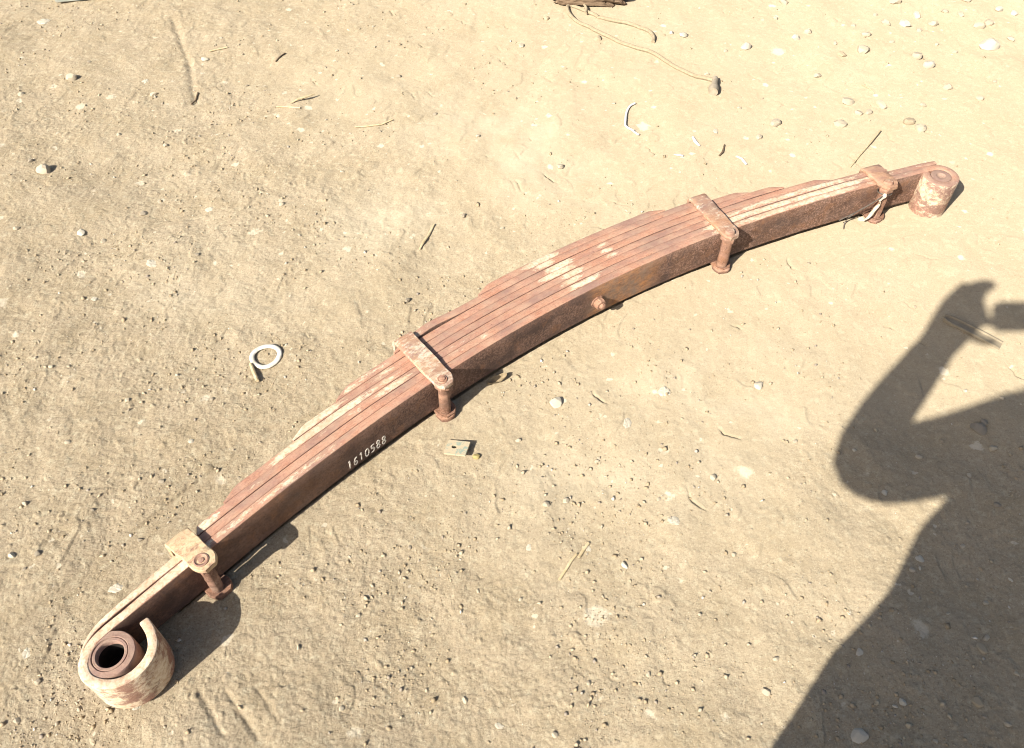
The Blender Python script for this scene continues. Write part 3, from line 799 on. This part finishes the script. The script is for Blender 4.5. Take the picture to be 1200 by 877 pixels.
# loose grit: too much to count
def grit():
    bv = np.array([(1, 0, 0), (-1, 0, 0), (0, 1, 0), (0, -1, 0), (0, 0, 1), (0, 0, -1.0)])
    bf = np.array([(0, 2, 4), (2, 1, 4), (1, 3, 4), (3, 0, 4), (2, 0, 5), (1, 2, 5), (3, 1, 5), (0, 3, 5)])
    rs = np.random.default_rng(12)
    n = 52000
    u = rs.uniform(0, 1, n)
    y = 0.36 + 2.5 * u ** 1.25
    x = rs.uniform(-1, 1, n) * (0.66 + 0.41 * y)
    keep = sstep(0.9, -0.4, x * 0.75 + (y - 1.2) * 0.4 + fbm(x, y, 3, 3, 77) * 0.8)
    keep = np.maximum(keep, 0.10); keep = np.maximum(keep, 0.7 * sstep(0.3, 0.6, x) * sstep(1.2, 0.9, y))
    keep *= np.clip(0.5 + 2.2 * fbm(x, y, 6, 3, 78), 0.05, 1)
    ok = rs.uniform(0, 1, n) < keep
    s, v = sp_inv(x, y)
    ok &= ~((v > -0.03) & (v < 0.17) & (np.abs(s) < 1.12))
    x, y = x[ok], y[ok]; n = len(x)
    r = 0.0007 + 0.0036 * rs.uniform(0, 1, n) ** 9 + rs.uniform(0, 0.0008, n)
    ang = rs.uniform(0, 6.28, n); ca, sa_ = np.cos(ang), np.sin(ang)
    z = height(x, y)
    V = bv[None] * (1 + rs.normal(0, 0.25, (n, len(bv), 1))) * (r[:, None, None] * np.stack([rs.uniform(.8, 1.3, n), rs.uniform(.8, 1.3, n), rs.uniform(.55, .9, n)], -1)[:, None, :])
    V = np.stack([V[..., 0] * ca[:, None] - V[..., 1] * sa_[:, None], V[..., 0] * sa_[:, None] + V[..., 1] * ca[:, None], V[..., 2] + 0.4 * V[..., 0]], -1)
    V = V + np.stack([x, y, z + r * 0.3], -1)[:, None, :]
    F = bf[None] + (np.arange(n) * len(bv))[:, None, None]
    me = bpy.data.meshes.new('loose_grit')
    nv, nf = n * len(bv), n * len(bf)
    me.vertices.add(nv); me.vertices.foreach_set('co', V.astype(np.float32).ravel())
    me.loops.add(nf * 3); me.loops.foreach_set('vertex_index', F.astype(np.int32).ravel())
    me.polygons.add(nf); me.polygons.foreach_set('loop_start', np.arange(nf, dtype=np.int32) * 3)
    me.update(calc_edges=True)
    a = me.attributes.new('rnd', 'FLOAT', 'POINT'); a.data.foreach_set('value', np.repeat(rs.uniform(0, 1, n), len(bv)).astype(np.float32))
    t = NT('grit'); f = t.attr('rnd').outputs['Fac']
    col = t.ramp(f, [(0.0, (0.30, 0.235, 0.15)), (0.45, (0.38, 0.30, 0.20)), (0.75, (0.45, 0.38, 0.27)), (0.92, (0.27, 0.23, 0.19)), (1.0, (0.62, 0.57, 0.48))])
    me.materials.append(t.principled(col, 0.95, 0, None, 0.2))
    o = bpy.data.objects.new('loose_grit', me); COL.objects.link(o)
    tag(o, 'loose crumbs and grit strewn over the dirt', 'grit', kind='stuff')
grit()

def tube_mesh(name, pts, radii, mat, parent=None, seg=8, flat=1.0):
    """closed tube along 3-D points"""
    pts = [Vector(p) for p in pts]; n = len(pts)
    V, F = [], []
    up = Vector((0, 0, 1))
    for i in range(n):
        tn = (pts[min(i + 1, n - 1)] - pts[max(i - 1, 0)]).normalized()
        sd = tn.cross(up)
        sd = sd.normalized() if sd.length > 1e-4 else Vector((1, 0, 0))
        u2 = sd.cross(tn).normalized()
        r = radii[i] if hasattr(radii, '__len__') else radii
        for j in range(seg):
            a = 2 * math.pi * j / seg
            V.append(pts[i] + sd * math.cos(a) * r + u2 * math.sin(a) * r * flat)
    for i in range(n - 1):
        for j in range(seg):
            a, b = i * seg + j, i * seg + (j + 1) % seg
            F.append((a, b, b + seg, a + seg))
    F.append(tuple(range(seg))); F.append(tuple(range((n - 1) * seg, n * seg)))
    return mesh_obj(name, V, F, mat, parent, True)

def gpts(pix, lift):
    out = []
    for i, (px, py) in enumerate(pix):
        x, y = ground_at(px, py)
        out.append((x, y, gz(x, y) + (lift[i] if hasattr(lift, '__len__') else lift)))
    return out

# cord with its metal end, loop near the piece of wood
M_CORD = simple_mat('dusty_tan_cord', (0.29, 0.235, 0.155), (0.37, 0.305, 0.21), 120, 0.9, 0.6, 0.002)
M_FIT = simple_mat('dull_metal_fitting', (0.30, 0.25, 0.18), (0.40, 0.34, 0.26), 80, 0.6, 0.4, 0.001, 0.4)
cord = empty('cord', gpts([(700, 38)], 0)[0])
tag(cord, 'tan cord doubled into a long loop with a metal end fitting at the top', 'cord')
bpy.context.view_layer.update()
ci = Matrix.Translation(-cord.location)
st1 = catmull([(765, 52), (765.3, 47), (760, 41), (750, 35), (738, 30.5), (722, 26), (704.7, 21.3), (690, 16), (678, 11), (668.5, 8.5), (664.5, 11), (668, 18), (676.7, 25.3), (690, 32), (706, 41.3), (728.7, 51.3), (750, 60), (771, 68), (795, 82), (815, 92), (834, 98)], 5)
o = tube_mesh('strand', gpts([tuple(p) for p in st1], 0.0042 + 0.003 * np.abs(np.sin(np.arange(len(st1)) * 0.21))), 0.0056, M_CORD, cord); o.matrix_parent_inverse = ci
kn = catmull([(678, 6), (682, 5), (684, 9), (687, 14), (686, 18)], 5)
o = tube_mesh('knot', gpts([tuple(p) for p in kn], 0.013), 0.0042, M_CORD, cord); o.matrix_parent_inverse = ci
o = tube_mesh('end_fitting', gpts([(837, 96.5), (836.7, 101), (836, 105), (835, 109.5), (834.5, 114.5)], 0.010), [0.008, 0.0095, 0.0085, 0.015, 0.0135], M_FIT, cord, 14); o.matrix_parent_inverse = ci

# weathered piece of wood at the upper border
M_WOOD = NT('weathered_dark_wood'); v = M_WOOD.obj()
nz = M_WOOD.noise(M_WOOD.vmul(v, (1.0, 8.0, 8.0)), 18, 5, 0.65)
M_WOOD = M_WOOD.principled(M_WOOD.mix(M_WOOD.ramp(nz, [(0.35, 0.0), (0.65, 1.0)]), (0.10, 0.065, 0.04), (0.24, 0.17, 0.11)), 0.9, 0, M_WOOD.bump(nz, 0.8, 0.006))
def wood():
    x, y = ground_at(690, 1)
    bm = bmesh.new(); bmesh.ops.create_icosphere(bm, subdivisions=4, radius=1.0)
    rs = np.random.default_rng(4)
    co = np.array([v.co[:] for v in bm.verts])
    nzz = fbm(co[:, 0] * 2 + 5, co[:, 1] * 6 + co[:, 2] * 5, 1.0, 4, 9)
    for v, k in zip(bm.verts, nzz):
        p = v.co
        q = Vector((math.copysign(abs(p.x) ** 0.7, p.x), math.copysign(abs(p.y) ** 0.6, p.y), math.copysign(abs(p.z) ** 0.6, p.z)))
        q *= 1 + 0.30 * k
        v.co = (q.x * 0.125, q.y * 0.050, q.z * 0.022)
    me = bpy.data.meshes.new('wood_piece'); bm.to_mesh(me); bm.free(); me.materials.append(M_WOOD)
    o = bpy.data.objects.new('wood_piece', me); COL.objects.link(o)
    o.location = (x, y, gz(x, y) + 0.014); o.rotation_euler = (0, 0, 0.0)
    tag(o, 'dark weathered piece of wood at the top border behind the cord', 'wood')
wood()
def board():
    (x0, y0), (x1, y1) = ground_at(66, 5.5), ground_at(150, -2)
    ang = math.atan2(y1 - y0, x1 - x0); L = 0.42; W = 0.12; H = 0.022
    bm = bmesh.new(); bmesh.ops.create_cube(bm, size=1.0)
    bmesh.ops.scale(bm, vec=(L, W, H), verts=bm.verts)
    bmesh.ops.bevel(bm, geom=list(bm.edges), offset=0.003, segments=2, affect='EDGES')
    me = bpy.data.meshes.new('board'); bm.to_mesh(me); bm.free()
    me.materials.append(simple_mat('faded_blue_grey_board', (0.30, 0.32, 0.29), (0.42, 0.42, 0.36), 30, 0.85))
    o = bpy.data.objects.new('board', me); COL.objects.link(o)
    o.rotation_euler = (0, 0, ang)
    nx, ny = -math.sin(ang), math.cos(ang)
    cx, cy = x0 + math.cos(ang) * L / 2 + nx * W / 2, y0 + math.sin(ang) * L / 2 + ny * W / 2
    o.location = (cx, cy, gz(cx, cy) + H / 2 + 0.004)
    tag(o, 'end of a faded blue-grey board at the upper left border', 'board')
board()

# white ring and the short stick touching it
def ring():
    x, y = ground_at(312, 419)
    bm = bmesh.new()
    R, seg, sg = 0.0285, 44, 10
    V, F = [], []
    for i in range(seg):
        a = 2 * math.pi * i / seg
        for j in range(sg):
            b = 2 * math.pi * j / sg
            rr = R + 0.0054 * math.cos(b) + 0.0008 * math.sin(3 * a)
            V.append((rr * math.cos(a) * 1.03, rr * math.sin(a), 0.0030 * math.sin(b)))
    for i in range(seg):
        for j in range(sg):
            F.append((i * sg + j, i * sg + (j + 1) % sg, ((i + 1) % seg) * sg + (j + 1) % sg, ((i + 1) % seg) * sg + j))
    o = mesh_obj('ring', V, F, simple_mat('white_plastic', (0.50, 0.45, 0.36), (0.72, 0.69, 0.62), 55, 0.6, 0.2), None)
    o.location = (x, y, gz(x, y) + 0.0030); o.rotation_euler = (0.03, -0.03, 0.2)
    tag(o, 'white plastic ring lying on the dirt left of the spring', 'ring')
ring()
M_STRAW = simple_mat('dry_straw', (0.42, 0.33, 0.19), (0.56, 0.46, 0.30), 80, 0.8, 0.3)
M_DARKTWIG = simple_mat('dark_twig', (0.10, 0.07, 0.045), (0.18, 0.13, 0.085), 80, 0.85, 0.3)
M_WHITEP = simple_mat('white_scrap_plastic', (0.66, 0.66, 0.66), (0.78, 0.77, 0.75), 60, 0.5, 0.2)
o = tube_mesh('stick', gpts([(294.3, 428.5), (296.5, 434), (299, 440), (301.5, 446), (302.7, 449.5)], 0.0060), [0.0034, 0.0037, 0.0038, 0.0037, 0.0035], M_STRAW)
tag(o, 'short pale stick leaning against the white ring', 'stick')
def twig(pix, r, mat, label, cat='twig', name='twig', lift=0.003, group=None, flat=0.8):
    o = tube_mesh(name, gpts(pix, lift), r, mat, None, 7, flat)
    return tag(o, label, cat, group)
twig([(491.5, 291), (496, 283), (502, 273), (508.5, 260)], [0.0022, 0.0034, 0.0034, 0.0022], M_STRAW, 'pale split straw above the left half of the spring', flat=0.5)
twig([(340, 122.5), (350, 119), (359, 116.5), (369, 113)], [0.0014, 0.0036, 0.0040, 0.0018], M_STRAW, 'upper one of two crossed straws in the upper left', lift=[.004, .007, .010, .012])
twig([(324, 125), (337, 125.5), (352, 127)], 0.0026, M_STRAW, 'lower one of two crossed straws in the upper left')
twig([(416, 149), (432, 149), (447, 147), (460, 142)], 0.0024, M_STRAW, 'bent straw right of the crossed straws')
twig([(996, 197), (1006, 185), (1018, 171), (1031, 155)], [0.0014, 0.0020, 0.0026, 0.0020], M_STRAW, 'thin straw pointing down at the clip next to the right eye', lift=[.002, .004, .006, .008])
twig([(323, 72), (328, 67), (334, 62)], 0.0022, M_DARKTWIG, 'short dark twig in the upper left')
twig([(224, 122), (229, 116), (232, 109)], 0.0026, M_DARKTWIG, 'dark curved twig at the upper left, below the furrow')
twig([(246, 62), (256, 60), (267, 58)], 0.0026, M_STRAW, 'pale straw at the upper left near the furrow')
twig([(842, 186), (846, 182), (848, 174)], [0.002, 0.003, 0.002], M_DARKTWIG, 'short dark curl above the third clip')
twig([(655, 678), (662, 668), (670, 655), (676, 648)], 0.0024, M_STRAW, 'pale straw on the dirt below the spring', flat=0.4)
twig([(678, 652), (685, 641), (690, 634)], 0.0028, M_STRAW, 'broad pale straw below the spring, right of the thin one', flat=0.35)
twig([(1010, 100), (1018, 104), (1025, 110)], 0.002, M_STRAW, 'tiny straw in the upper right scatter', flat=0.4)
twig([(862, 187), (868, 190), (874, 196)], 0.0036, M_WHITEP, 'white sliver above the third clip', 'scrap', 'scrap', flat=0.3)
twig([(811, 165), (814, 170), (819, 175)], [0.003, 0.0045, 0.003], M_WHITEP, 'white scrap with a dark side right of the bent white strip', 'scrap', 'scrap', flat=0.5)
twig([(789, 185), (795, 186), (800, 187)], [0.002, 0.004, 0.003], simple_mat('pale_blue_plastic', (0.42, 0.46, 0.52), (0.55, 0.58, 0.62), 60, 0.5, 0.1), 'pale blue scrap above the spring', 'scrap', 'scrap', flat=0.4)
twig([tuple(p) for p in catmull([(744, 121), (738, 124), (734.5, 130), (733.2, 139), (733, 147), (737, 150.5), (743, 153.5), (748.5, 157.5)], 4)], 0.0030, M_WHITEP, 'thin bent white strip above the spring', 'strip', 'strip', lift=0.005)

# square plate with a hole
def plate():
    x, y = ground_at(536, 527)
    n = 24; R = 0.0044; L = 0.0195; h = 0.0042
    V, F = [], []
    for z in (0, h):
        for i in range(n):
            a = 2 * math.pi * i / n + math.pi / 4
            m = max(abs(math.cos(a)), abs(math.sin(a)))
            V.append((L * 1.15 * math.cos(a) / m, L * 0.88 * math.sin(a) / m, z))
        for i in range(n):
            a = 2 * math.pi * i / n + math.pi / 4
            V.append((-0.006 + R * 1.2 * math.cos(a), 0.001 + R * math.sin(a), z))
    for i in range(n):
        j = (i + 1) % n
        F += [(i, j, n + j, n + i), (2 * n + i, 3 * n + i, 3 * n + j, 2 * n + j), (i, 2 * n + i, 2 * n + j, j), (n + i, n + j, 3 * n + j, 3 * n + i)]
    t = NT('scuffed_plate'); v = t.obj()
    nn = t.noise(v, 110, 4, 0.6)
    o = mesh_obj('plate', V, F, t.principled(t.mix(t.ramp(nn, [(0.52, 0.0), (0.62, 1.0)]), (0.43, 0.36, 0.25), (0.24, 0.29, 0.24)), 0.8, 0, t.bump(nn, 0.3, 0.001)), None)
    o.location = (x, y, gz(x, y) + 0.006); o.rotation_euler = (-0.06, -0.16, math.radians(-14))
    tag(o, 'small square plate with a hole below the second clip', 'plate')
plate()
stone(557.5, 534, 10, M_OCHRE, 'ochre crumb beside the square plate', cat='clod', name='clod', flat=0.8)

# curled dry leaf under the spring
def dry_leaf():
    x, y = ground_at(582, 446)
    V, F = [], []
    nu, nv = 12, 6
    for lay in (0, 0.0012):
        for i in range(nu):
            for j in range(nv):
                u, w = i / (nu - 1) * 2 - 1, j / (nv - 1) * 2 - 1
                hw = 0.012 * (1 - u * u) ** 0.6 + 0.0015
                z = 0.005 + 0.010 * w * w * (1 - 0.3 * u) + 0.012 * max(u, 0) ** 2 + 0.002 * math.sin(7 * u + 3 * w)
                V.append((u * 0.026, w * hw, z + lay))
    N = nu * nv
    for i in range(nu - 1):
        for j in range(nv - 1):
            a = i * nv + j
            F += [(a, a + 1, a + nv + 1, a + nv), (N + a, N + a + nv, N + a + nv + 1, N + a + 1)]
    ring_ = [j for j in range(nv)] + [i * nv + nv - 1 for i in range(1, nu)] + [(nu - 1) * nv + j for j in range(nv - 2, -1, -1)] + [i * nv for i in range(nu - 2, 0, -1)]
    for a, b in zip(ring_, ring_[1:] + ring_[:1]): F.append((a, b, N + b, N + a))
    o = mesh_obj('dry_leaf', V, F, simple_mat('dry_leaf_tissue', (0.22, 0.17, 0.105), (0.34, 0.27, 0.175), 90, 0.85), None)
    o.location = (x, y, gz(x, y) - 0.002); o.rotation_euler = (0.25, 0, math.radians(28)); o.scale = (0.85, 0.6, 0.8)
    tag(o, 'curled dry leaf tucked against the spring right of the second clip', 'leaf')
dry_leaf()

# shallow channel strip lying where the shadow of the hands falls
def channel():
    (x0, y0), (x1, y1) = ground_at(1103, 378), ground_at(1171, 409)
    L = math.hypot(x1 - x0, y1 - y0); ang = math.atan2(y1 - y0, x1 - x0)
    prof = [(-0.0125, 0.000), (-0.0125, 0.0075), (-0.0098, 0.0080), (-0.0085, 0.0030), (-0.003, 0.0022), (0.003, 0.0022), (0.0085, 0.0030), (0.0098, 0.0080), (0.0125, 0.0075), (0.0125, 0.000)]
    V, F = [], []
    n = 14
    for i in range(n):
        u = i / (n - 1)
        w = min(1, 0.45 + u * 6)
        lift = 0.002 - 0.006 * u ** 2
        for (a, z) in prof: V.append((u * L, a * w, z * (1 - 0.35 * u) + lift))
    m = len(prof)
    for i in range(n - 1):
        for j in range(m):
            a, b = i * m + j, i * m + (j + 1) % m
            F.append((a, b, b + m, a + m))
    F.append(tuple(range(m))); F.append(tuple(range((n - 1) * m, n * m)))
    o = mesh_obj('channel_strip', V, F, simple_mat('dusty_strip', (0.23, 0.195, 0.14), (0.31, 0.26, 0.185), 60, 0.85, 0.3), None)
    o.location = (x0, y0, gz((x0 + x1) / 2, (y0 + y1) / 2) + 0.001); o.rotation_euler = (0, 0, ang)
    tag(o, 'narrow dust-coloured channel strip in the shadow of the hands', 'strip')
channel()

# wire and rag tied to the clip next to the right eye
def tie():
    e = empty('wire_tie', (*sp(0.806, -0.03), 0.0))
    bpy.context.view_layer.update()
    ei = Matrix.Translation(-e.location)
    tag(e, 'thin dark wire with a white rag tied to the clip next to the right eye', 'wire tie')
    M_WIRE = simple_mat('dark_wire', (0.06, 0.055, 0.05), (0.14, 0.12, 0.10), 80, 0.5, 0.2, spec=0.5)
    M_RAG = simple_mat('whitish_rag', (0.40, 0.34, 0.26), (0.56, 0.50, 0.41), 90, 0.9, 0.5, 0.001)
    def S(lst): return [(*sp(s, d), z) for (s, d, z) in lst]
    w1 = catmull([(0.818, -0.028, 0.088), (0.79, -0.030, 0.074), (0.755, -0.027, 0.055), (0.715, -0.020, 0.034)], 5)
    o = tube_mesh('wire', S(w1), 0.0013, M_WIRE, e, 6); o.matrix_parent_inverse = ei
    wire_shadow = catmull([(0.816, -0.029, 0.084), (0.792, -0.022, 0.062), (0.765, -0.012, 0.036), (0.748, -0.010, 0.014), (0.744, -0.014, 0.006), (0.736, -0.024, 0.004)], 5)  # dark strand put in for the shadow of the first wire
    o = tube_mesh('wire', S(wire_shadow), 0.0013, M_WIRE, e, 6); o.matrix_parent_inverse = ei
    lp = [(0.829 + 0.0165 * math.cos(a), -0.0152 + 0.0165 * math.sin(a), 0.086 + 0.002 * math.sin(2 * a)) for a in np.linspace(0, 6.28, 22)]
    o = tube_mesh('wire_loop', S(lp), 0.0013, M_WIRE, e, 6); o.matrix_parent_inverse = ei
    rg = catmull([(0.818, -0.029, 0.092), (0.816, -0.031, 0.083), (0.811, -0.029, 0.073), (0.814, -0.029, 0.062), (0.806, -0.029, 0.050), (0.803, -0.028, 0.038), (0.797, -0.027, 0.024), (0.788, -0.024, 0.014)], 4)
    rr = np.interp(np.linspace(0, 1, len(rg)), [0, .1, .2, .3, .42, .5, .75, 1], [0.003, 0.0055, 0.0022, 0.004, 0.0022, 0.0045, 0.0055, 0.002])
    o = tube_mesh('rag', S(rg), rr, M_RAG, e, 9, 0.7); o.matrix_parent_inverse = ei
tie()

# ------------------------------------------------------------------ the person who holds the phone (outside the frame; the shadow is theirs)
M_SKIN = simple_mat('skin', (0.30, 0.17, 0.11), (0.36, 0.21, 0.14), 30, 0.55, 0.1)
M_CLOTH = simple_mat('loose_cotton', (0.30, 0.32, 0.34), (0.36, 0.38, 0.40), 12, 0.9, 0.3)
M_HAIR = simple_mat('black_hair', (0.012, 0.010, 0.009), (0.03, 0.025, 0.02), 60, 0.5, 0.5)
person = empty('person', (0.08, -0.27, 0.0))
tag(person, 'person in loose clothing holding up a phone, seen only as the shadow at right', 'person')
bpy.context.view_layer.update()
pi_ = Matrix.Translation(-person.location)
def skin_obj(name, chains, mat, parent, sub=2):
    V, E, Rr, roots = [], [], [], []
    idx = {}
    for ch in chains:
        prev = None
        for (key, p, r) in ch:
            if key in idx: i = idx[key]
            else:
                i = len(V); idx[key] = i; V.append(p); Rr.append(r)
                if prev is None: roots.append(i)
            if prev is not None: E.append((prev, i))
            prev = i
    me = bpy.data.meshes.new(name); me.from_pydata(V, E, [])
    o = bpy.data.objects.new(name, me); COL.objects.link(o)
    o.parent = parent; o.matrix_parent_inverse = pi_
    md = o.modifiers.new('skin', 'SKIN'); md.use_smooth_shade = True
    lay = me.skin_vertices[0].data if me.skin_vertices else None
    if lay is None:
        bm = bmesh.new(); bm.from_mesh(me); bm.verts.layers.skin.verify(); bm.to_mesh(me); bm.free()
        lay = me.skin_vertices[0].data
    for i, r in enumerate(Rr):
        lay[i].radius = r if isinstance(r, tuple) else (r, r)
        lay[i].use_root = i in roots
    sb = o.modifiers.new('sub', 'SUBSURF'); sb.levels = sub; sb.render_levels = sub
    me.materials.append(mat)
    return o
body = [
 [('pel', (0.085, -0.27, 0.88), (0.15, 0.11)), ('sp1', (0.08, -0.265, 1.02), (0.14, 0.105)), ('che', (0.075, -0.255, 1.19), (0.155, 0.115)), ('nkb', (0.07, -0.25, 1.33), (0.085, 0.07)),
  ('nck', (0.065, -0.235, 1.39), 0.05), ('jaw', (0.06, -0.205, 1.44), (0.062, 0.07)), ('hd', (0.06, -0.205, 1.51), (0.075, 0.09)), ('crn', (0.06, -0.225, 1.575), (0.055, 0.065))],
 [('jaw', (0, 0, 0), 0), ('nos', (0.06, -0.115, 1.465), 0.012)],
 [('nkb', (0, 0, 0), 0), ('ls', (-0.09, -0.25, 1.285), 0.065), ('le', (-0.190, -0.075, 1.012), 0.050), ('lf', (-0.200, -0.035, 1.125), 0.046), ('lw', (-0.168, 0.001, 1.26), 0.040), ('lp', (-0.152, 0.022, 1.318), 0.050), ('lq', (-0.156, 0.042, 1.345), 0.042), ('lr0', (-0.146, 0.056, 1.366), 0.032), ('lr1', (-0.138, 0.066, 1.384), 0.012)],
 [('lp', (0, 0, 0), 0), ('lx', (-0.104, -0.006, 1.302), 0.040)],
 [('nkb', (0, 0, 0), 0), ('rs', (0.23, -0.25, 1.285), 0.065), ('re', (0.30, -0.09, 1.02), 0.056), ('rf', (0.25, -0.04, 1.15), 0.052), ('rw', (0.175, -0.005, 1.265), 0.040), ('rp', (0.130, 0.012, 1.310), 0.036), ('rq', (0.105, 0.022, 1.330), 0.026)],
 [('pel', (0, 0, 0), 0), ('lh', (0.01, -0.27, 0.80), 0.10), ('lk', (0.0, -0.255, 0.46), 0.07), ('la', (-0.01, -0.30, 0.09), 0.045), ('lt', (-0.03, -0.17, 0.035), 0.036)],
 [('pel', (0, 0, 0), 0), ('rh', (0.16, -0.27, 0.80), 0.10), ('rk', (0.18, -0.255, 0.46), 0.07), ('ra', (0.19, -0.30, 0.09), 0.045), ('rt', (0.215, -0.17, 0.035), 0.036)],
]
def finger(nm, pts, r=0.0092): return [(nm + str(i), p, r * (1 - 0.08 * i)) for i, p in enumerate(pts)]
body += [finger('li', [(-0.160, 0.040, 1.345), (-0.142, 0.058, 1.372), (-0.114, 0.063, 1.384), (-0.086, 0.055, 1.382)], 0.0185),
         finger('lm', [(-0.158, 0.038, 1.338), (-0.138, 0.047, 1.356), (-0.118, 0.048, 1.366), (-0.102, 0.044, 1.368)], 0.0150),
         finger('lr', [(-0.130, 0.020, 1.315), (-0.112, 0.020, 1.322), (-0.096, 0.006, 1.324), (-0.080, -0.008, 1.322)]),
         finger('ll', [(-0.134, 0.006, 1.295), (-0.114, -0.006, 1.286), (-0.092, -0.020, 1.284), (-0.068, -0.024, 1.288)]),
         finger('lz', [(-0.140, 0.002, 1.318), (-0.122, -0.014, 1.338), (-0.100, -0.020, 1.348), (-0.074, -0.014, 1.350)], 0.0110),
         finger('ri', [(0.115, 0.026, 1.335), (0.100, 0.045, 1.358), (0.078, 0.048, 1.372), (0.062, 0.040, 1.376)]),
         finger('rm', [(0.115, 0.022, 1.320), (0.100, 0.030, 1.336), (0.080, 0.020, 1.342), (0.068, 0.006, 1.340)]),
         finger('rr', [(0.115, 0.016, 1.306), (0.100, 0.020, 1.312), (0.082, 0.010, 1.318), (0.070, -0.004, 1.320)]),
         finger('rl', [(0.115, 0.010, 1.296), (0.100, 0.008, 1.288), (0.080, 0.002, 1.290), (0.066, -0.008, 1.296)]),
         finger('rz', [(0.122, -0.002, 1.318), (0.108, -0.018, 1.336), (0.090, -0.024, 1.346), (0.062, -0.020, 1.350)], 0.0105)]
skin_obj('body', body, M_SKIN, person)
# tunic down to below the knee, with sleeves
def loft(name, rings, mat, parent):
    V, F, n = [], [], 36
    for (cx, cy, z, a, b) in rings:
        for j in range(n):
            t_ = 2 * math.pi * j / n
            k = 1 + 0.035 * math.sin(5 * t_ + z * 9) * (1 if z < 1.0 else 0.3)
            V.append((cx + a * k * math.cos(t_), cy + b * k * math.sin(t_), z))
    for i in range(len(rings) - 1):
        for j in range(n):
            p, q = i * n + j, i * n + (j + 1) % n
            F.append((p, q, q + n, p + n))
    F.append(tuple(range((len(rings) - 1) * n, len(rings) * n)))
    o = mesh_obj(name, V, F, mat, parent); o.matrix_parent_inverse = pi_
    return o
loft('tunic', [(0.08, -0.265, z_, a_, b_) for (z_, a_, b_) in ((0.36, 0.245, 0.170), (0.50, 0.235, 0.165), (0.62, 0.228, 0.162), (0.74, 0.224, 0.158), (0.86, 0.200, 0.142), (0.96, 0.220, 0.150), (1.08, 0.21, 0.142), (1.19, 0.185, 0.125), (1.27, 0.175, 0.110), (1.33, 0.125, 0.085), (1.36, 0.07, 0.065))], M_CLOTH, person)
for nm, pts, rr in (('sleeve', [(-0.04, -0.25, 1.29), (-0.092, -0.245, 1.268), (-0.140, -0.165, 1.13), (-0.172, -0.100, 1.038), (-0.196, -0.068, 1.006), (-0.203, -0.055, 1.045), (-0.200, -0.035, 1.12), (-0.174, -0.006, 1.235)], [0.065, 0.078, 0.070, 0.066, 0.047, 0.054, 0.050, 0.042]),
                    ('sleeve', [(0.18, -0.25, 1.29), (0.235, -0.245, 1.27), (0.275, -0.17, 1.13), (0.297, -0.11, 1.035), (0.308, -0.085, 1.015), (0.290, -0.075, 1.06), (0.25, -0.04, 1.15), (0.190, -0.012, 1.24)], [0.065, 0.080, 0.076, 0.072, 0.060, 0.062, 0.060, 0.050])):
    c = catmull(pts, 4); o = tube_mesh(nm, c, np.interp(np.linspace(0, 1, len(c)), np.linspace(0, 1, len(rr)), rr), M_CLOTH, person, 18); o.matrix_parent_inverse = pi_
hb = loft('hair', [(0.06, -0.235, 1.45, 0.070, 0.060), (0.06, -0.235, 1.50, 0.082, 0.085), (0.06, -0.225, 1.555, 0.078, 0.092), (0.06, -0.225, 1.60, 0.060, 0.072), (0.06, -0.225, 1.622, 0.030, 0.036)], M_HAIR, person)

# the phone, landscape, its lens where the picture was taken from
def phone():
    bm = bmesh.new(); bmesh.ops.create_cube(bm, size=1.0)
    bmesh.ops.scale(bm, vec=(0.138, 0.067, 0.0075), verts=bm.verts)
    bmesh.ops.bevel(bm, geom=[e for e in bm.edges if abs(e.verts[0].co.z - e.verts[1].co.z) > 0.005], offset=0.009, segments=5, affect='EDGES')
    me = bpy.data.meshes.new('phone'); bm.to_mesh(me); bm.free()
    me.materials.append(simple_mat('phone_shell', (0.03, 0.03, 0.035), (0.05, 0.05, 0.055), 30, 0.3, 0.05))
    o = bpy.data.objects.new('phone', me); COL.objects.link(o)
    q = cam.rotation_euler.to_matrix()
    o.rotation_euler = cam.rotation_euler
    o.location = Vector(cam.location) + q @ Vector((-0.036, -0.006, 0.010))
    tag(o, 'dark phone held level between two hands, seen only in the shadow', 'phone')
phone()
